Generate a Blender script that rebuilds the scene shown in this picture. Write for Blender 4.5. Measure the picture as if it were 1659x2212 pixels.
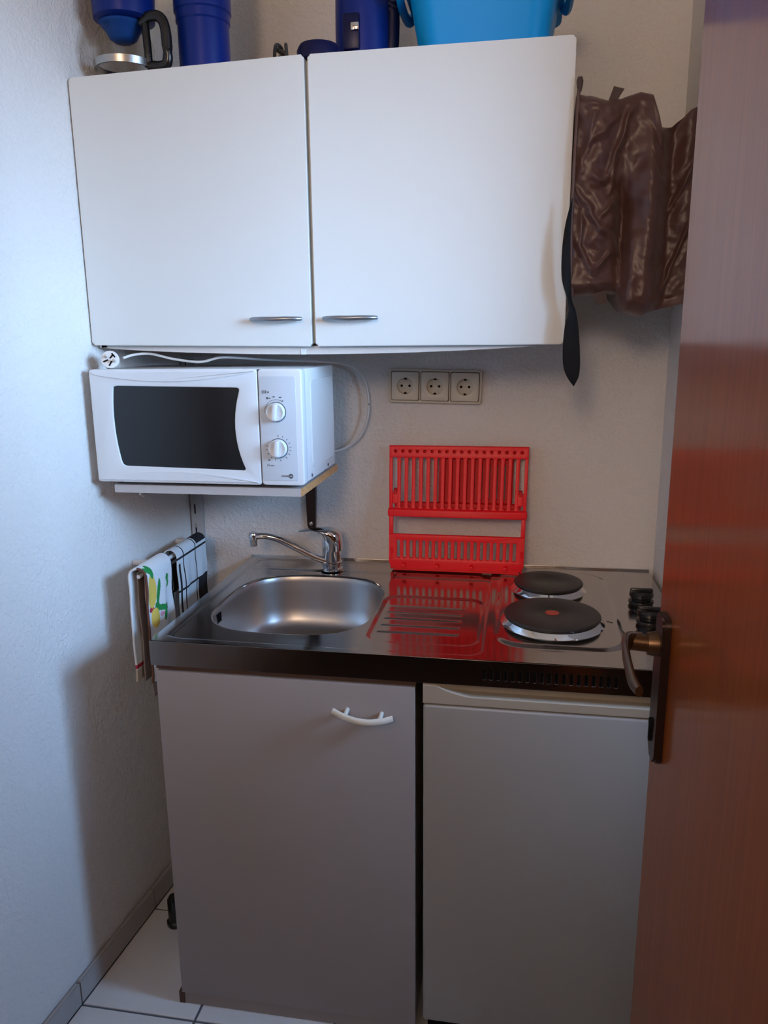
import bpy, bmesh, math, random
from mathutils import Vector, Matrix, noise
random.seed(7)
for o in list(bpy.data.objects): bpy.data.objects.remove(o)
SC = bpy.context.scene
COL = SC.collection

# ------------------------------------------------------------------ camera
cam_d = bpy.data.cameras.new('camera')
cam = bpy.data.objects.new('camera', cam_d); COL.objects.link(cam)
CP, CY, CR = 0.222603, -0.171499, -0.010306
f_ = Vector((math.sin(CY)*math.cos(CP), math.cos(CY)*math.cos(CP), -math.sin(CP)))
r_ = Vector((math.cos(CY), -math.sin(CY), 0)); u_ = r_.cross(f_)
r2 = r_*math.cos(CR)+u_*math.sin(CR); u2 = -r_*math.sin(CR)+u_*math.cos(CR)
cam.matrix_world = Matrix(((r2.x,u2.x,-f_.x,0.67327),(r2.y,u2.y,-f_.y,-1.85043),(r2.z,u2.z,-f_.z,1.37889),(0,0,0,1)))
cam_d.sensor_fit = 'HORIZONTAL'; cam_d.sensor_width = 36.0
cam_d.lens = 36.0*1651.4/1659.0
cam_d.clip_start = 0.02
SC.camera = cam

# ------------------------------------------------------------------ world, lights, exposure
world = bpy.data.worlds.new('overcast_sky'); SC.world = world; world.use_nodes = True
nt = world.node_tree; nt.nodes.clear()
out = nt.nodes.new('ShaderNodeOutputWorld'); bg = nt.nodes.new('ShaderNodeBackground')
tc = nt.nodes.new('ShaderNodeTexCoord'); sep = nt.nodes.new('ShaderNodeSeparateXYZ')
rmp = nt.nodes.new('ShaderNodeValToRGB')
mr = nt.nodes.new('ShaderNodeMapRange'); mr.inputs['From Min'].default_value = -1; mr.inputs['From Max'].default_value = 1
nt.links.new(tc.outputs['Generated'], sep.inputs[0]); nt.links.new(sep.outputs['Z'], mr.inputs['Value'])
nt.links.new(mr.outputs[0], rmp.inputs[0]); nt.links.new(rmp.outputs[0], bg.inputs[0]); nt.links.new(bg.outputs[0], out.inputs[0])
e = rmp.color_ramp.elements
e[0].position = 0.0; e[0].color = (.030,.027,.022,1)
e[1].position = 0.465; e[1].color = (.10,.095,.080,1)
for p, c in ((.50,(.38,.59,.95,1)), (.54,(.40,.65,1.0,1)), (.61,(.38,.64,1.0,1)), (.70,(.33,.60,1.05,1)), (1.0,(.20,.36,.66,1))):
    q = e.new(p); q.color = c
bg.inputs[1].default_value = 34.5

# window opening on the right: x = WX, y WY0..WY1, z WZ0..WZ1
WX, WY0, WY1, WZ0, WZ1 = 2.10, -3.00, -0.62, 1.27, 2.10
pd = bpy.data.lights.new('window_daylight', 'AREA'); pd.shape = 'RECTANGLE'; pd.size = WY1-WY0; pd.size_y = WZ1-WZ0
pd.cycles.is_portal = True
po = bpy.data.objects.new('window_daylight', pd); COL.objects.link(po)
po.location = (WX+0.16, (WY0+WY1)/2, (WZ0+WZ1)/2); po.rotation_euler = (math.pi/2, 0, math.pi/2)

# unseen warm fill light added behind the camera to lift the shaded front
ld = bpy.data.lights.new('warm_fill_light', 'POINT'); ld.shadow_soft_size = 0.22; ld.energy = 39; ld.color = (1.0,.75,.55)
lo = bpy.data.objects.new('warm_fill_light', ld); COL.objects.link(lo); lo.location = (0.35,-3.25,2.05)

vs = SC.view_settings; vs.view_transform = 'Standard'; vs.look = 'None'; vs.exposure = 0.55; vs.gamma = 1.0
vs.use_curve_mapping = False

# ------------------------------------------------------------------ materials
def mat(name, col, rough=.5, metal=0., bump=0., bscale=200., var=0., vscale=8., coat=0., coat_r=.1, sheen=0., spec=.5, trans=0., aniso=0, stretch=None, detail=3., ior=None):
    m = bpy.data.materials.new(name); m.use_nodes = True
    n = m.node_tree; b = n.nodes['Principled BSDF']
    b.inputs['Base Color'].default_value = (*col,1); b.inputs['Roughness'].default_value = rough
    b.inputs['Metallic'].default_value = metal; b.inputs['Specular IOR Level'].default_value = spec
    b.inputs['Coat Weight'].default_value = coat; b.inputs['Coat Roughness'].default_value = coat_r
    b.inputs['Sheen Weight'].default_value = sheen; b.inputs['Transmission Weight'].default_value = trans
    if ior: b.inputs['IOR'].default_value = ior
    t = n.nodes.new('ShaderNodeTexCoord'); mp = n.nodes.new('ShaderNodeMapping')
    n.links.new(t.outputs['Object'], mp.inputs[0])
    if stretch: mp.inputs['Scale'].default_value = stretch
    if bump:
        x = n.nodes.new('ShaderNodeTexNoise'); x.inputs['Scale'].default_value = bscale; x.inputs['Detail'].default_value = detail
        bp = n.nodes.new('ShaderNodeBump'); bp.inputs['Strength'].default_value = 1.0; bp.inputs['Distance'].default_value = bump
        n.links.new(mp.outputs[0], x.inputs[0]); n.links.new(x.outputs[0], bp.inputs['Height']); n.links.new(bp.outputs[0], b.inputs['Normal'])
    if var:
        x = n.nodes.new('ShaderNodeTexNoise'); x.inputs['Scale'].default_value = vscale; x.inputs['Detail'].default_value = 4
        cr = n.nodes.new('ShaderNodeValToRGB'); n.links.new(mp.outputs[0], x.inputs[0]); n.links.new(x.outputs[0], cr.inputs[0])
        cr.color_ramp.elements[0].position = .3; cr.color_ramp.elements[1].position = .7
        cr.color_ramp.elements[0].color = tuple(max(0,c*(1-var)) for c in col)+(1,)
        cr.color_ramp.elements[1].color = tuple(min(1,c*(1+var)) for c in col)+(1,)
        n.links.new(cr.outputs[0], b.inputs['Base Color'])
    return m
def plaster(name, col):
    m = bpy.data.materials.new(name); m.use_nodes = True; n = m.node_tree; b = n.nodes['Principled BSDF']
    b.inputs['Roughness'].default_value = .85; b.inputs['Specular IOR Level'].default_value = .2
    t = n.nodes.new('ShaderNodeTexCoord')
    a = n.nodes.new('ShaderNodeTexNoise'); a.inputs['Scale'].default_value = 120; a.inputs['Detail'].default_value = 3; a.inputs['Distortion'].default_value = .8
    c = n.nodes.new('ShaderNodeTexNoise'); c.inputs['Scale'].default_value = 38; c.inputs['Detail'].default_value = 2
    mx = n.nodes.new('ShaderNodeMath'); mx.operation = 'ADD'
    bp = n.nodes.new('ShaderNodeBump'); bp.inputs['Distance'].default_value = .0034; bp.inputs['Strength'].default_value = 1.0
    for q in (a, c): n.links.new(t.outputs['Object'], q.inputs[0])
    n.links.new(a.outputs[0], mx.inputs[0]); n.links.new(c.outputs[0], mx.inputs[1])
    n.links.new(mx.outputs[0], bp.inputs['Height']); n.links.new(bp.outputs[0], b.inputs['Normal'])
    v = n.nodes.new('ShaderNodeTexNoise'); v.inputs['Scale'].default_value = 3; cr = n.nodes.new('ShaderNodeValToRGB')
    cr.color_ramp.elements[0].color = tuple(k*.96 for k in col)+(1,); cr.color_ramp.elements[1].color = (*col,1)
    n.links.new(t.outputs['Object'], v.inputs[0]); n.links.new(v.outputs[0], cr.inputs[0]); n.links.new(cr.outputs[0], b.inputs['Base Color'])
    return m
def wood(name, c1, c2, rough=.35, coat=.5, scale=1.0, coat_r=.15):
    m = bpy.data.materials.new(name); m.use_nodes = True; n = m.node_tree; b = n.nodes['Principled BSDF']
    b.inputs['Roughness'].default_value = rough; b.inputs['Coat Weight'].default_value = coat; b.inputs['Coat Roughness'].default_value = coat_r; b.inputs['Specular IOR Level'].default_value = .12
    t = n.nodes.new('ShaderNodeTexCoord'); mp = n.nodes.new('ShaderNodeMapping'); mp.inputs['Scale'].default_value = (22*scale,22*scale,.9*scale)
    x = n.nodes.new('ShaderNodeTexNoise'); x.inputs['Scale'].default_value = 6; x.inputs['Detail'].default_value = 6; x.inputs['Distortion'].default_value = .4
    cr = n.nodes.new('ShaderNodeValToRGB'); cr.color_ramp.elements[0].position = .35; cr.color_ramp.elements[1].position = .68
    cr.color_ramp.elements[0].color = (*c1,1); cr.color_ramp.elements[1].color = (*c2,1)
    n.links.new(t.outputs['Object'], mp.inputs[0]); n.links.new(mp.outputs[0], x.inputs[0]); n.links.new(x.outputs[0], cr.inputs[0]); n.links.new(cr.outputs[0], b.inputs['Base Color'])
    bp = n.nodes.new('ShaderNodeBump'); bp.inputs['Distance'].default_value = .0002; n.links.new(x.outputs[0], bp.inputs['Height']); n.links.new(bp.outputs[0], b.inputs['Normal'])
    return m
def glass_pane(name, tint=(1,1,1)):
    m = bpy.data.materials.new(name); m.use_nodes = True; n = m.node_tree; n.nodes.clear()
    o = n.nodes.new('ShaderNodeOutputMaterial'); tr = n.nodes.new('ShaderNodeBsdfTransparent'); gl = n.nodes.new('ShaderNodeBsdfGlossy')
    fr = n.nodes.new('ShaderNodeFresnel'); mx = n.nodes.new('ShaderNodeMixShader'); gl.inputs['Roughness'].default_value = .02
    tr.inputs[0].default_value = (*tint,1); fr.inputs[0].default_value = 1.35
    n.links.new(fr.outputs[0], mx.inputs[0]); n.links.new(tr.outputs[0], mx.inputs[1]); n.links.new(gl.outputs[0], mx.inputs[2]); n.links.new(mx.outputs[0], o.inputs[0])
    return m

M = {}
M['wall'] = plaster('wall_plaster', (.80,.76,.72))
M['ceiling'] = mat('ceiling_paint', (.78,.76,.73), .9, bump=.0006, bscale=150)
M['hall'] = mat('hall_paint', (.16,.105,.075), .9, bump=.0006, bscale=150)
M['roomwall'] = mat('side_room_paint', (.40,.27,.19), .9, bump=.0006, bscale=150)
M['grout'] = mat('grout', (.10,.115,.135), .9, bump=.0004, bscale=400)
M['tile'] = mat('floor_tile', (.74,.72,.70), .28, var=.07, vscale=7, bump=.00012, bscale=60)
M['basetile'] = mat('skirting_tile', (.40,.37,.35), .35, var=.06, vscale=12)
M['white_lam'] = mat('white_laminate', (.73,.75,.73), .45, bump=.00004, bscale=900)
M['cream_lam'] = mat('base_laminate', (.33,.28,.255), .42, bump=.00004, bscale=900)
M['carcass'] = mat('carcass_board', (.66,.63,.60), .5)
M['edge_brown'] = mat('exposed_board_edge', (.10,.05,.035), .7, bump=.0002, bscale=300)
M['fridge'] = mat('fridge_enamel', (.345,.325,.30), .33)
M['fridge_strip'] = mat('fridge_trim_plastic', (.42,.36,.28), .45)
M['dark_gap'] = mat('dark_seal_and_gap_shade', (.006,.005,.005), .9, spec=.1)  # for seals, and as painted shade in slots, gaps and recesses
M['steel'] = mat('polished_steel', (.50,.475,.455), .12, 1.0, bump=.00002, bscale=30)
M['steel_f'] = mat('fascia_steel', (.38,.345,.325), .15, 1.0)
M['steel_b'] = mat('basin_satin_steel', (.49,.46,.44), .36, 1.0)
M['chrome'] = mat('chrome', (.80,.80,.81), .07, 1.0)
M['iron'] = mat('cast_iron_hotplate', (.030,.026,.025), .42, .2, bump=.0001, bscale=400)
M['red_dot'] = mat('red_centre_enamel', (.60,.075,.045), .5)
M['black_pl'] = mat('black_plastic', (.010,.010,.011), .25)
M['red_pl'] = mat('red_plastic', (.98,.010,.020), .38, spec=.3)
M['red_dk'] = mat('red_plastic_rear', (.62,.006,.010), .5, spec=.25)
M['socket'] = mat('ivory_socket_plastic', (.62,.56,.45), .35)
M['mw'] = mat('microwave_white_plastic', (.74,.77,.80), .32)
M['mw_metal'] = mat('microwave_enamelled_case', (.74,.75,.75), .3, bump=.00005, bscale=500)
M['mw_panel'] = mat('microwave_panel', (.60,.65,.71), .35)
M['mw_glass'] = mat('microwave_door_glass', (.006,.007,.009), .06, spec=.6)
M['ink'] = mat('grey_print', (.10,.11,.13), .6)
M['shelf'] = mat('grey_shelf_laminate', (.52,.49,.48), .5)
M['ply'] = mat('raw_chipboard_edge', (.66,.33,.13), .7, var=.2, vscale=150)
M['bracket'] = mat('brown_bracket_metal', (.035,.018,.014), .35, .6)
M['rail'] = mat('slotted_rail_enamel', (.46,.45,.45), .4)
M['screw'] = mat('screw_zinc', (.5,.48,.46), .35, 1.0)
M['grey_metal'] = mat('brushed_grey_handle', (.33,.35,.38), .34, .9)
M['cream_pl'] = mat('cream_handle_plastic', (.72,.69,.60), .35)
M['cable'] = mat('white_cable', (.68,.66,.63), .45)
M['navy'] = mat('navy_blue_plastic', (.003,.020,.19), .32, spec=.3)
M['navy_dk'] = mat('dark_navy_plastic', (.003,.005,.045), .35, spec=.3)
M['glassware'] = mat('carafe_glass', (.97,.98,.98), .02, trans=1.0, ior=1.08)
M['blue_film'] = mat('translucent_blue_plastic', (.02,.10,.42), .25, trans=.35, ior=1.2)
M['steel_band'] = mat('carafe_steel_band', (.50,.49,.46), .3, 1.0)
M['cyan'] = mat('sky_blue_plastic', (.0,.33,.78), .42, spec=.22)
M['bag'] = mat('brown_nylon', (.080,.031,.024), .40, sheen=.1, spec=.55)
M['bag_dk'] = mat('brown_nylon_webbing', (.055,.028,.022), .6, bump=.0002, bscale=900)
M['strap'] = mat('black_strap', (.004,.004,.005), .65, spec=.2, bump=.0002, bscale=300)
M['door'] = wood('orange_wood_veneer', (.21,.040,.003), (.25,.052,.004), rough=.5, coat=.58, coat_r=.13)
M['bronze'] = mat('aged_bronze', (.12,.066,.035), .36, .75, var=.25, vscale=30)
M['bronze_dk'] = mat('dark_bronze_plate', (.045,.024,.020), .34, .6)
M['terry'] = mat('white_terry', (.80,.82,.82), .95, bump=.0012, bscale=350, sheen=.3)
M['cotton'] = mat('white_cotton', (.70,.74,.76), .9, bump=.0004, bscale=700)
M['blackc'] = mat('black_cotton', (.010,.010,.014), .9, bump=.0004, bscale=700)
M['taupe'] = mat('taupe_cotton', (.32,.25,.22), .95, bump=.0005, bscale=500)
M['brownc'] = mat('brown_trim', (.14,.055,.035), .9)
M['redc'] = mat('red_woven_stripe', (.50,.03,.05), .9)
M['beigec'] = mat('beige_hem', (.60,.50,.38), .95)
M['yel'] = mat('yellow_print', (.80,.56,.10), .9)
M['grn'] = mat('green_print', (.015,.27,.06), .9)
M['grnd'] = mat('dark_green_print', (.01,.12,.05), .9)
M['pnk'] = mat('pink_print', (.75,.30,.38), .9)
M['pane'] = glass_pane('window_glass')
M['win'] = mat('window_frame_white', (.75,.75,.74), .4)
M['wood_furn'] = wood('brown_furniture_wood', (.05,.022,.011), (.10,.045,.022))

# ------------------------------------------------------------------ helpers
def tag(o, label=None, cat=None, group=None, kind=None):
    if label: o['label'] = label
    if cat: o['category'] = cat
    if group: o['group'] = group
    if kind: o['kind'] = kind
    return o
def empty(name, loc=(0,0,0), label=None, cat=None, group=None):
    o = bpy.data.objects.new(name, None); COL.objects.link(o); o.location = loc; o.empty_display_size = .05
    return tag(o, label, cat, group)
def link(name, bm, m, parent=None, smooth=False, recalc=True):
    if recalc: bmesh.ops.recalc_face_normals(bm, faces=bm.faces[:])
    me = bpy.data.meshes.new(name); bm.to_mesh(me); bm.free()
    for x in (m if isinstance(m,(list,tuple)) else [m]): me.materials.append(x)
    if smooth:
        for p in me.polygons: p.use_smooth = True
        if smooth != 'all':
            try: me.set_sharp_from_angle(angle=math.radians(38))
            except Exception: pass
    o = bpy.data.objects.new(name, me); COL.objects.link(o)
    if parent:
        o.parent = parent
        w = Vector(parent.location); pp = parent.parent
        while pp: w += Vector(pp.location); pp = pp.parent
        o.location = -w                                  # meshes are given in world coordinates
        for v in me.vertices: v.co -= Vector((0,0,0))
    return o
def centre(o):
    """put the object's origin at its own base without moving it"""
    me = o.data; xs = [v.co for v in me.vertices]
    c = Vector(((min(v.x for v in xs)+max(v.x for v in xs))/2, (min(v.y for v in xs)+max(v.y for v in xs))/2, min(v.z for v in xs)))
    for v in me.vertices: v.co -= c
    o.location = Vector(o.location)+c
    return o
def box(bm, x0,x1,y0,y1,z0,z1, bev=0, seg=2):
    r = bmesh.ops.create_cube(bm, size=1.0); v = r['verts']
    for q in v: q.co = Vector(((x0+x1)/2+q.co.x*(x1-x0), (y0+y1)/2+q.co.y*(y1-y0), (z0+z1)/2+q.co.z*(z1-z0)))
    if bev:
        es = list({e for q in v for e in q.link_edges})
        bmesh.ops.bevel(bm, geom=es, offset=bev, segments=seg, affect='EDGES', profile=.5)
def B(*a, bev=0, seg=2):
    bm = bmesh.new(); box(bm, *a, bev=bev, seg=seg); return bm
def lathe(bm, prof, c=(0,0,0), n=40, axis='z', cap=True, ang=None):
    """prof: list of (r, h)"""
    rings = []
    for r, h in prof:
        ring = []
        for i in range(n):
            a = 2*math.pi*i/n; x, y = r*math.cos(a), r*math.sin(a)
            p = {'z':(x,y,h),'y':(x,h,y),'x':(h,x,y)}[axis]
            ring.append(bm.verts.new((p[0]+c[0],p[1]+c[1],p[2]+c[2])))
        rings.append(ring)
    for a, b in zip(rings, rings[1:]):
        for i in range(n): bm.faces.new((a[i],a[(i+1)%n],b[(i+1)%n],b[i]))
    if cap:
        bm.faces.new(rings[0][::-1]); bm.faces.new(rings[-1])
    return rings
def smoothpath(pts, n=8):
    P = [Vector(p) for p in pts]; P = [P[0]*2-P[1]]+P+[P[-1]*2-P[-2]]; o = []
    for i in range(1, len(P)-2):
        for k in range(n):
            t = k/n; a,b,c,d = P[i-1:i+3]
            o.append(.5*((2*b)+(-a+c)*t+(2*a-5*b+4*c-d)*t*t+(-a+3*b-3*c+d)*t*t*t))
    o.append(P[-2]); return o
def tube(bm, pts, rad, n=12, flat=1.0, up=Vector((0,0,1)), cap=True):
    """sweep an ellipse (rad wide, rad*flat high) along pts; rad may be a function of t"""
    rings = []; L = len(pts)
    for i, p in enumerate(pts):
        t = (pts[min(i+1,L-1)]-pts[max(i-1,0)]).normalized()
        s = t.cross(up)
        if s.length < 1e-4: s = t.cross(Vector((1,0,0)))
        s.normalize(); w = s.cross(t).normalized()
        R_ = rad(i/(L-1)) if callable(rad) else rad
        F_ = flat(i/(L-1)) if callable(flat) else flat
        rings.append([bm.verts.new(p+s*R_*math.cos(2*math.pi*k/n)+w*R_*F_*math.sin(2*math.pi*k/n)) for k in range(n)])
    for a, b in zip(rings, rings[1:]):
        for k in range(n): bm.faces.new((a[k],a[(k+1)%n],b[(k+1)%n],b[k]))
    if cap: bm.faces.new(rings[0][::-1]); bm.faces.new(rings[-1])
def T(pts, rad, n=12, sm=8, **k):
    bm = bmesh.new(); tube(bm, smoothpath(pts, sm) if sm else [Vector(p) for p in pts], rad, n, **k); return bm
def rrect(x0,x1,y0,y1,r,n=6):
    o = []
    for cx,cy,a0 in ((x1-r,y1-r,0),(x0+r,y1-r,90),(x0+r,y0+r,180),(x1-r,y0+r,270)):
        for k in range(n+1):
            a = math.radians(a0+90*k/n); o.append((cx+r*math.cos(a), cy+r*math.sin(a)))
    return o
def prism(bm, poly, a0, a1, axis='y'):
    """poly of 2D points, extruded along axis"""
    def P(p, h): return {'y':(p[0],h,p[1]), 'z':(p[0],p[1],h), 'x':(h,p[0],p[1])}[axis]
    A = [bm.verts.new(P(p,a0)) for p in poly]; Bv = [bm.verts.new(P(p,a1)) for p in poly]; n = len(poly)
    bm.faces.new(A); bm.faces.new(Bv[::-1])
    for i in range(n): bm.faces.new((A[i],A[(i+1)%n],Bv[(i+1)%n],Bv[i]))
def holed(name, outer, holes, thick, bev, m, parent, place, res=2, smooth=True):
    """2D outline with holes turned into a solid plate; place maps (u,v,w) to world"""
    cu = bpy.data.curves.new(name, 'CURVE'); cu.dimensions = '2D'; cu.fill_mode = 'BOTH'; cu.extrude = thick/2-bev; cu.bevel_depth = bev; cu.bevel_resolution = res; cu.offset = -bev
    for poly in [outer]+holes:
        s = cu.splines.new('POLY'); s.points.add(len(poly)-1); s.use_cyclic_u = True
        for i, p in enumerate(poly): s.points[i].co = (p[0],p[1],0,1)
    t = bpy.data.objects.new('tmp', cu); COL.objects.link(t)
    dg = bpy.context.evaluated_depsgraph_get(); me = bpy.data.meshes.new_from_object(t.evaluated_get(dg))
    bpy.data.objects.remove(t); bpy.data.curves.remove(cu)
    bm = bmesh.new(); bm.from_mesh(me); bpy.data.meshes.remove(me)
    bmesh.ops.remove_doubles(bm, verts=bm.verts[:], dist=1e-5)
    for v in bm.verts: v.co = Vector(place(v.co.x, v.co.y, v.co.z))
    return link(name, bm, m, parent, smooth)

def ss_(a,b,x):
    t = max(0,min(1,(x-a)/(b-a))); return t*t*(3-2*t)
LW0, LWK = -0.161, 0.088                     # left wall: x = LW0 + LWK*y (slightly out of square)
def lw(y): return LW0+LWK*y

# ------------------------------------------------------------------ structure
def st(name, bm, m, **k): return tag(link(name, bm, m, **k), kind='structure')
st('wall_back', B(-.30,2.30,0,.12,-.05,2.5), M['wall'])
bm = bmesh.new(); prism(bm, [(lw(.0),0.0),(lw(-3.7),-3.7),(lw(-3.7)-.12,-3.7),(lw(.0)-.12,0.0)], -.05, 2.5, 'z'); st('wall_left', bm, M['wall'])
st('wall_right', B(1.010,1.13,-.60,0,0,2.5), M['wall'])
st('ceiling', B(-.62,2.30,-3.82,.12,2.5,2.6), M['ceiling'])
# window wall: four pieces around the opening in one wall mesh
bm = bmesh.new()
box(bm, WX,WX+.18,-3.82,0,-.05,WZ0); box(bm, WX,WX+.18,-3.82,0,WZ1,2.5)
box(bm, WX,WX+.18,-3.82,WY0,WZ0,WZ1); box(bm, WX,WX+.18,WY1,0,WZ0,WZ1)
st('wall_window_side', bm, M['roomwall'])
w1 = st('window_1', B(WX+.04,WX+.10,WY0,WY0+.05,WZ0,WZ1,bev=.006), M['win'])
for n_, a in (('frame_bar',(WX+.04,WX+.10,WY1-.05,WY1,WZ0,WZ1)),('frame_bar',(WX+.04,WX+.10,WY0+.05,WY1-.05,WZ0,WZ0+.05)),('frame_bar',(WX+.04,WX+.10,WY0+.05,WY1-.05,WZ1-.05,WZ1)),('mullion',(WX+.045,WX+.095,(WY0+WY1)/2-.03,(WY0+WY1)/2+.03,WZ0+.05,WZ1-.05)),('sill',(WX-.10,WX+.04,WY0-.03,WY1+.03,WZ0-.03,WZ0))):
    link(n_, B(*a,bev=.005), M['win'], w1)
for a,b in ((WY0+.05,(WY0+WY1)/2-.03),((WY0+WY1)/2+.03,WY1-.05)):
    link('pane', B(WX+.068,WX+.072,a,b,WZ0+.05,WZ1-.05), M['pane'], w1)
# wall with the doorway (camera looks through it) and hallway behind
st('wall_door_side', B(.90,1.00,-2.00,-1.90,-.05,2.5), M['roomwall'])
st('wall_door_head', B(-.33,.90,-2.00,-1.90,2.42,2.5), M['roomwall'])
st('wall_hall_back', B(-.50,2.10,-3.82,-3.72,-.05,2.5), M['hall'])
st('trim_1', B(.872,.90,-2.01,-1.885,0,2.42,bev=.003), M['door'])
st('trim_2', B(-.325,.872,-2.01,-1.885,2.385,2.42,bev=.003), M['door'])

# floor: grout bed with separate 29 cm tiles
fl = st('floor', B(-.50,2.12,-1.90,0,-.06,-.0035), M['grout'])
st('floor_hall', B(-.50,2.12,-3.82,-1.901,-.06,0), M['wood_furn'])
TP = .290; X0, Y0 = .049, -.621; G = .0028
tmesh = None
for i in range(-3, 8):
    for j in range(-11, 3):
        x0, x1 = X0+i*TP+G, X0+(i+1)*TP-G; y0, y1 = Y0+j*TP+G, Y0+(j+1)*TP-G
        y1c = min(y1, -.004); x1c = min(x1, WX-.004)
        if y0 < -1.93 or y1c-y0 < .02 or x1c-x0 < .02: continue
        ym = (y0+y1c)/2
        l0, l1 = lw(y0)+.012, lw(y1c)+.012
        if x1c < l1+.02: continue
        full = x0 > l1 and x1c == x1 and y1c == y1
        if full and tmesh:
            o = bpy.data.objects.new('tile', tmesh); COL.objects.link(o); o.parent = fl; o.location = (x0,y0,0); continue
        bm = bmesh.new()
        if full: prism(bm, [(0,0),(x1-x0,0),(x1-x0,y1-y0),(0,y1-y0)], -.006, 0, 'z')
        else: prism(bm, [(max(x0,l0),y0),(x1c,y0),(x1c,y1c),(max(x0,l1),y1c)], -.006, 0, 'z')
        es = [e_ for e_ in bm.edges if all(v.co.z > -.001 for v in e_.verts)]
        bmesh.ops.bevel(bm, geom=es, offset=.0012, segments=1, affect='EDGES')
        o = link('tile', bm, M['tile'], fl)
        if full: tmesh = o.data; o.location = (x0,y0,0)
# skirting tiles along the left wall
bl = st('baseboard_left', (lambda b:(prism(b, [(lw(0)+.001,0),(lw(-3.7)+.001,-3.7),(lw(-3.7)+.006,-3.7),(lw(0)+.006,0)], 0, .052, 'z'), b)[1])(bmesh.new()), M['grout'])
for j in range(-11, 3):
    y0, y1 = Y0+j*TP+.002, min(Y0+(j+1)*TP-.002, -.003)
    if y0 < -3.69 or y1-y0 < .02: continue
    bm = bmesh.new(); prism(bm, [(lw(y0)+.002,y0),(lw(y1)+.002,y1),(lw(y1)+.012,y1),(lw(y0)+.012,y0)], .003, .056, 'z')
    es = [e_ for e_ in bm.edges if all(v.co.z > .05 for v in e_.verts)]
    bmesh.ops.bevel(bm, geom=es, offset=.002, segments=2, affect='EDGES')
    link('skirting_tile', bm, M['basetile'], bl)

# ------------------------------------------------------------------ door leaf on the right, opened into the kitchen
DX = .8385
door = st('door_1', B(DX,DX+.040,-1.875,-1.0,.008,2.015,bev=.0025), M['door'])
pl = bmesh.new(); prism(pl, rrect(-1.068,-1.030,.925,1.092,.010), DX-.009, DX-.0002, 'x')
bmesh.ops.bevel(pl, geom=[e_ for e_ in pl.edges if all(v.co.x < DX-.005 for v in e_.verts)], offset=.003, segments=2, affect='EDGES')
hp = link('handle_plate', pl, M['bronze_dk'], door, True)
bm = bmesh.new(); lathe(bm, [(.012,DX-.020),(.0135,DX-.012),(.0135,DX-.008)], (0,-1.047,1.058), 24, 'x'); 
tube(bm, [Vector((DX-.012,-1.047,1.058)),Vector((DX-.030,-1.047,1.059)),Vector((DX-.040,-1.047,1.060))], .0095, 18)
link('handle_neck', bm, M['bronze'], hp, True)
bm = T([(DX-.026,-1.044,1.060),(DX-.036,-1.0465,1.061),(DX-.0430,-1.058,1.0615),(DX-.0460,-1.080,1.0595),(DX-.0465,-1.105,1.055),(DX-.0460,-1.128,1.0515),(DX-.0425,-1.150,1.050)],
       lambda t: .0092-.0052*ss_(.10,.45,t), 18, 8, flat=lambda t: 1.0+1.35*ss_(.10,.5,t)-.9*ss_(.80,1.0,t))
link('handle_lever', bm, M['bronze'], hp, True)
bm = bmesh.new(); lathe(bm, [(.007,DX-.0115),(.007,DX-.008)], (0,-1.047,.965), 20, 'x'); box(bm, DX-.012,DX-.0085,-1.050,-1.044,.946,.965)
link('keyhole', bm, M['dark_gap'], hp)
for z in (.3, 1.75):
    bm = bmesh.new(); lathe(bm, [(.007,z-.045),(.007,z+.045)], (DX+.048,-1.880,0), 16); link('hinge', bm, M['bronze'], door, True)

# side-room sideboard added out of view under the window to block low daylight
sb = empty('light_block_chest', (1.62,-1.35,0), 'unseen brown wooden chest added below the window to block low light', 'chest')
link('body', B(1.28,1.96,-3.00,-.93,.02,1.335,bev=.004), M['wood_furn'], sb)
link('top', B(1.26,1.98,-3.02,-.91,1.3355,1.36,bev=.003), M['wood_furn'], sb)
for k in range(3):
    d_ = link('drawer', B(1.262,1.2795,-2.98,-.95,.06+.425*k,.46+.425*k,bev=.003), M['wood_furn'], sb)
    link('knob', (lambda b:(lathe(b,[(.012,1.2615),(.016,1.245),(.010,1.236)],(0,-1.95,.26+.425*k),20,'x'),b)[1])(bmesh.new()), M['bronze'], d_, True)

hc = empty('fill_block_cupboard', (.35,-2.6,0), 'unseen dark brown cupboard added in the hallway to block low fill light', 'cupboard')  # added out of view to keep the fill light off the low cabinets
link('body', B(-.25,1.10,-2.85,-2.42,.02,1.57,bev=.004), M['wood_furn'], hc)
link('top', B(-.27,1.12,-2.87,-2.39,1.5705,1.60,bev=.003), M['wood_furn'], hc)
for a_, b_ in ((-.235,.418),(.424,1.085)):
    d_ = link('door', B(a_,b_,-2.4195,-2.402,.05,1.55,bev=.003), M['wood_furn'], hc)
    xk = b_-.04 if a_ < 0 else a_+.04
    link('knob', (lambda b:(lathe(b,[(.010,-2.402),(.015,-2.388),(.009,-2.380)],(xk,0,.85),20,'y'),b)[1])(bmesh.new()), M['bronze'], d_, True)

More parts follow.
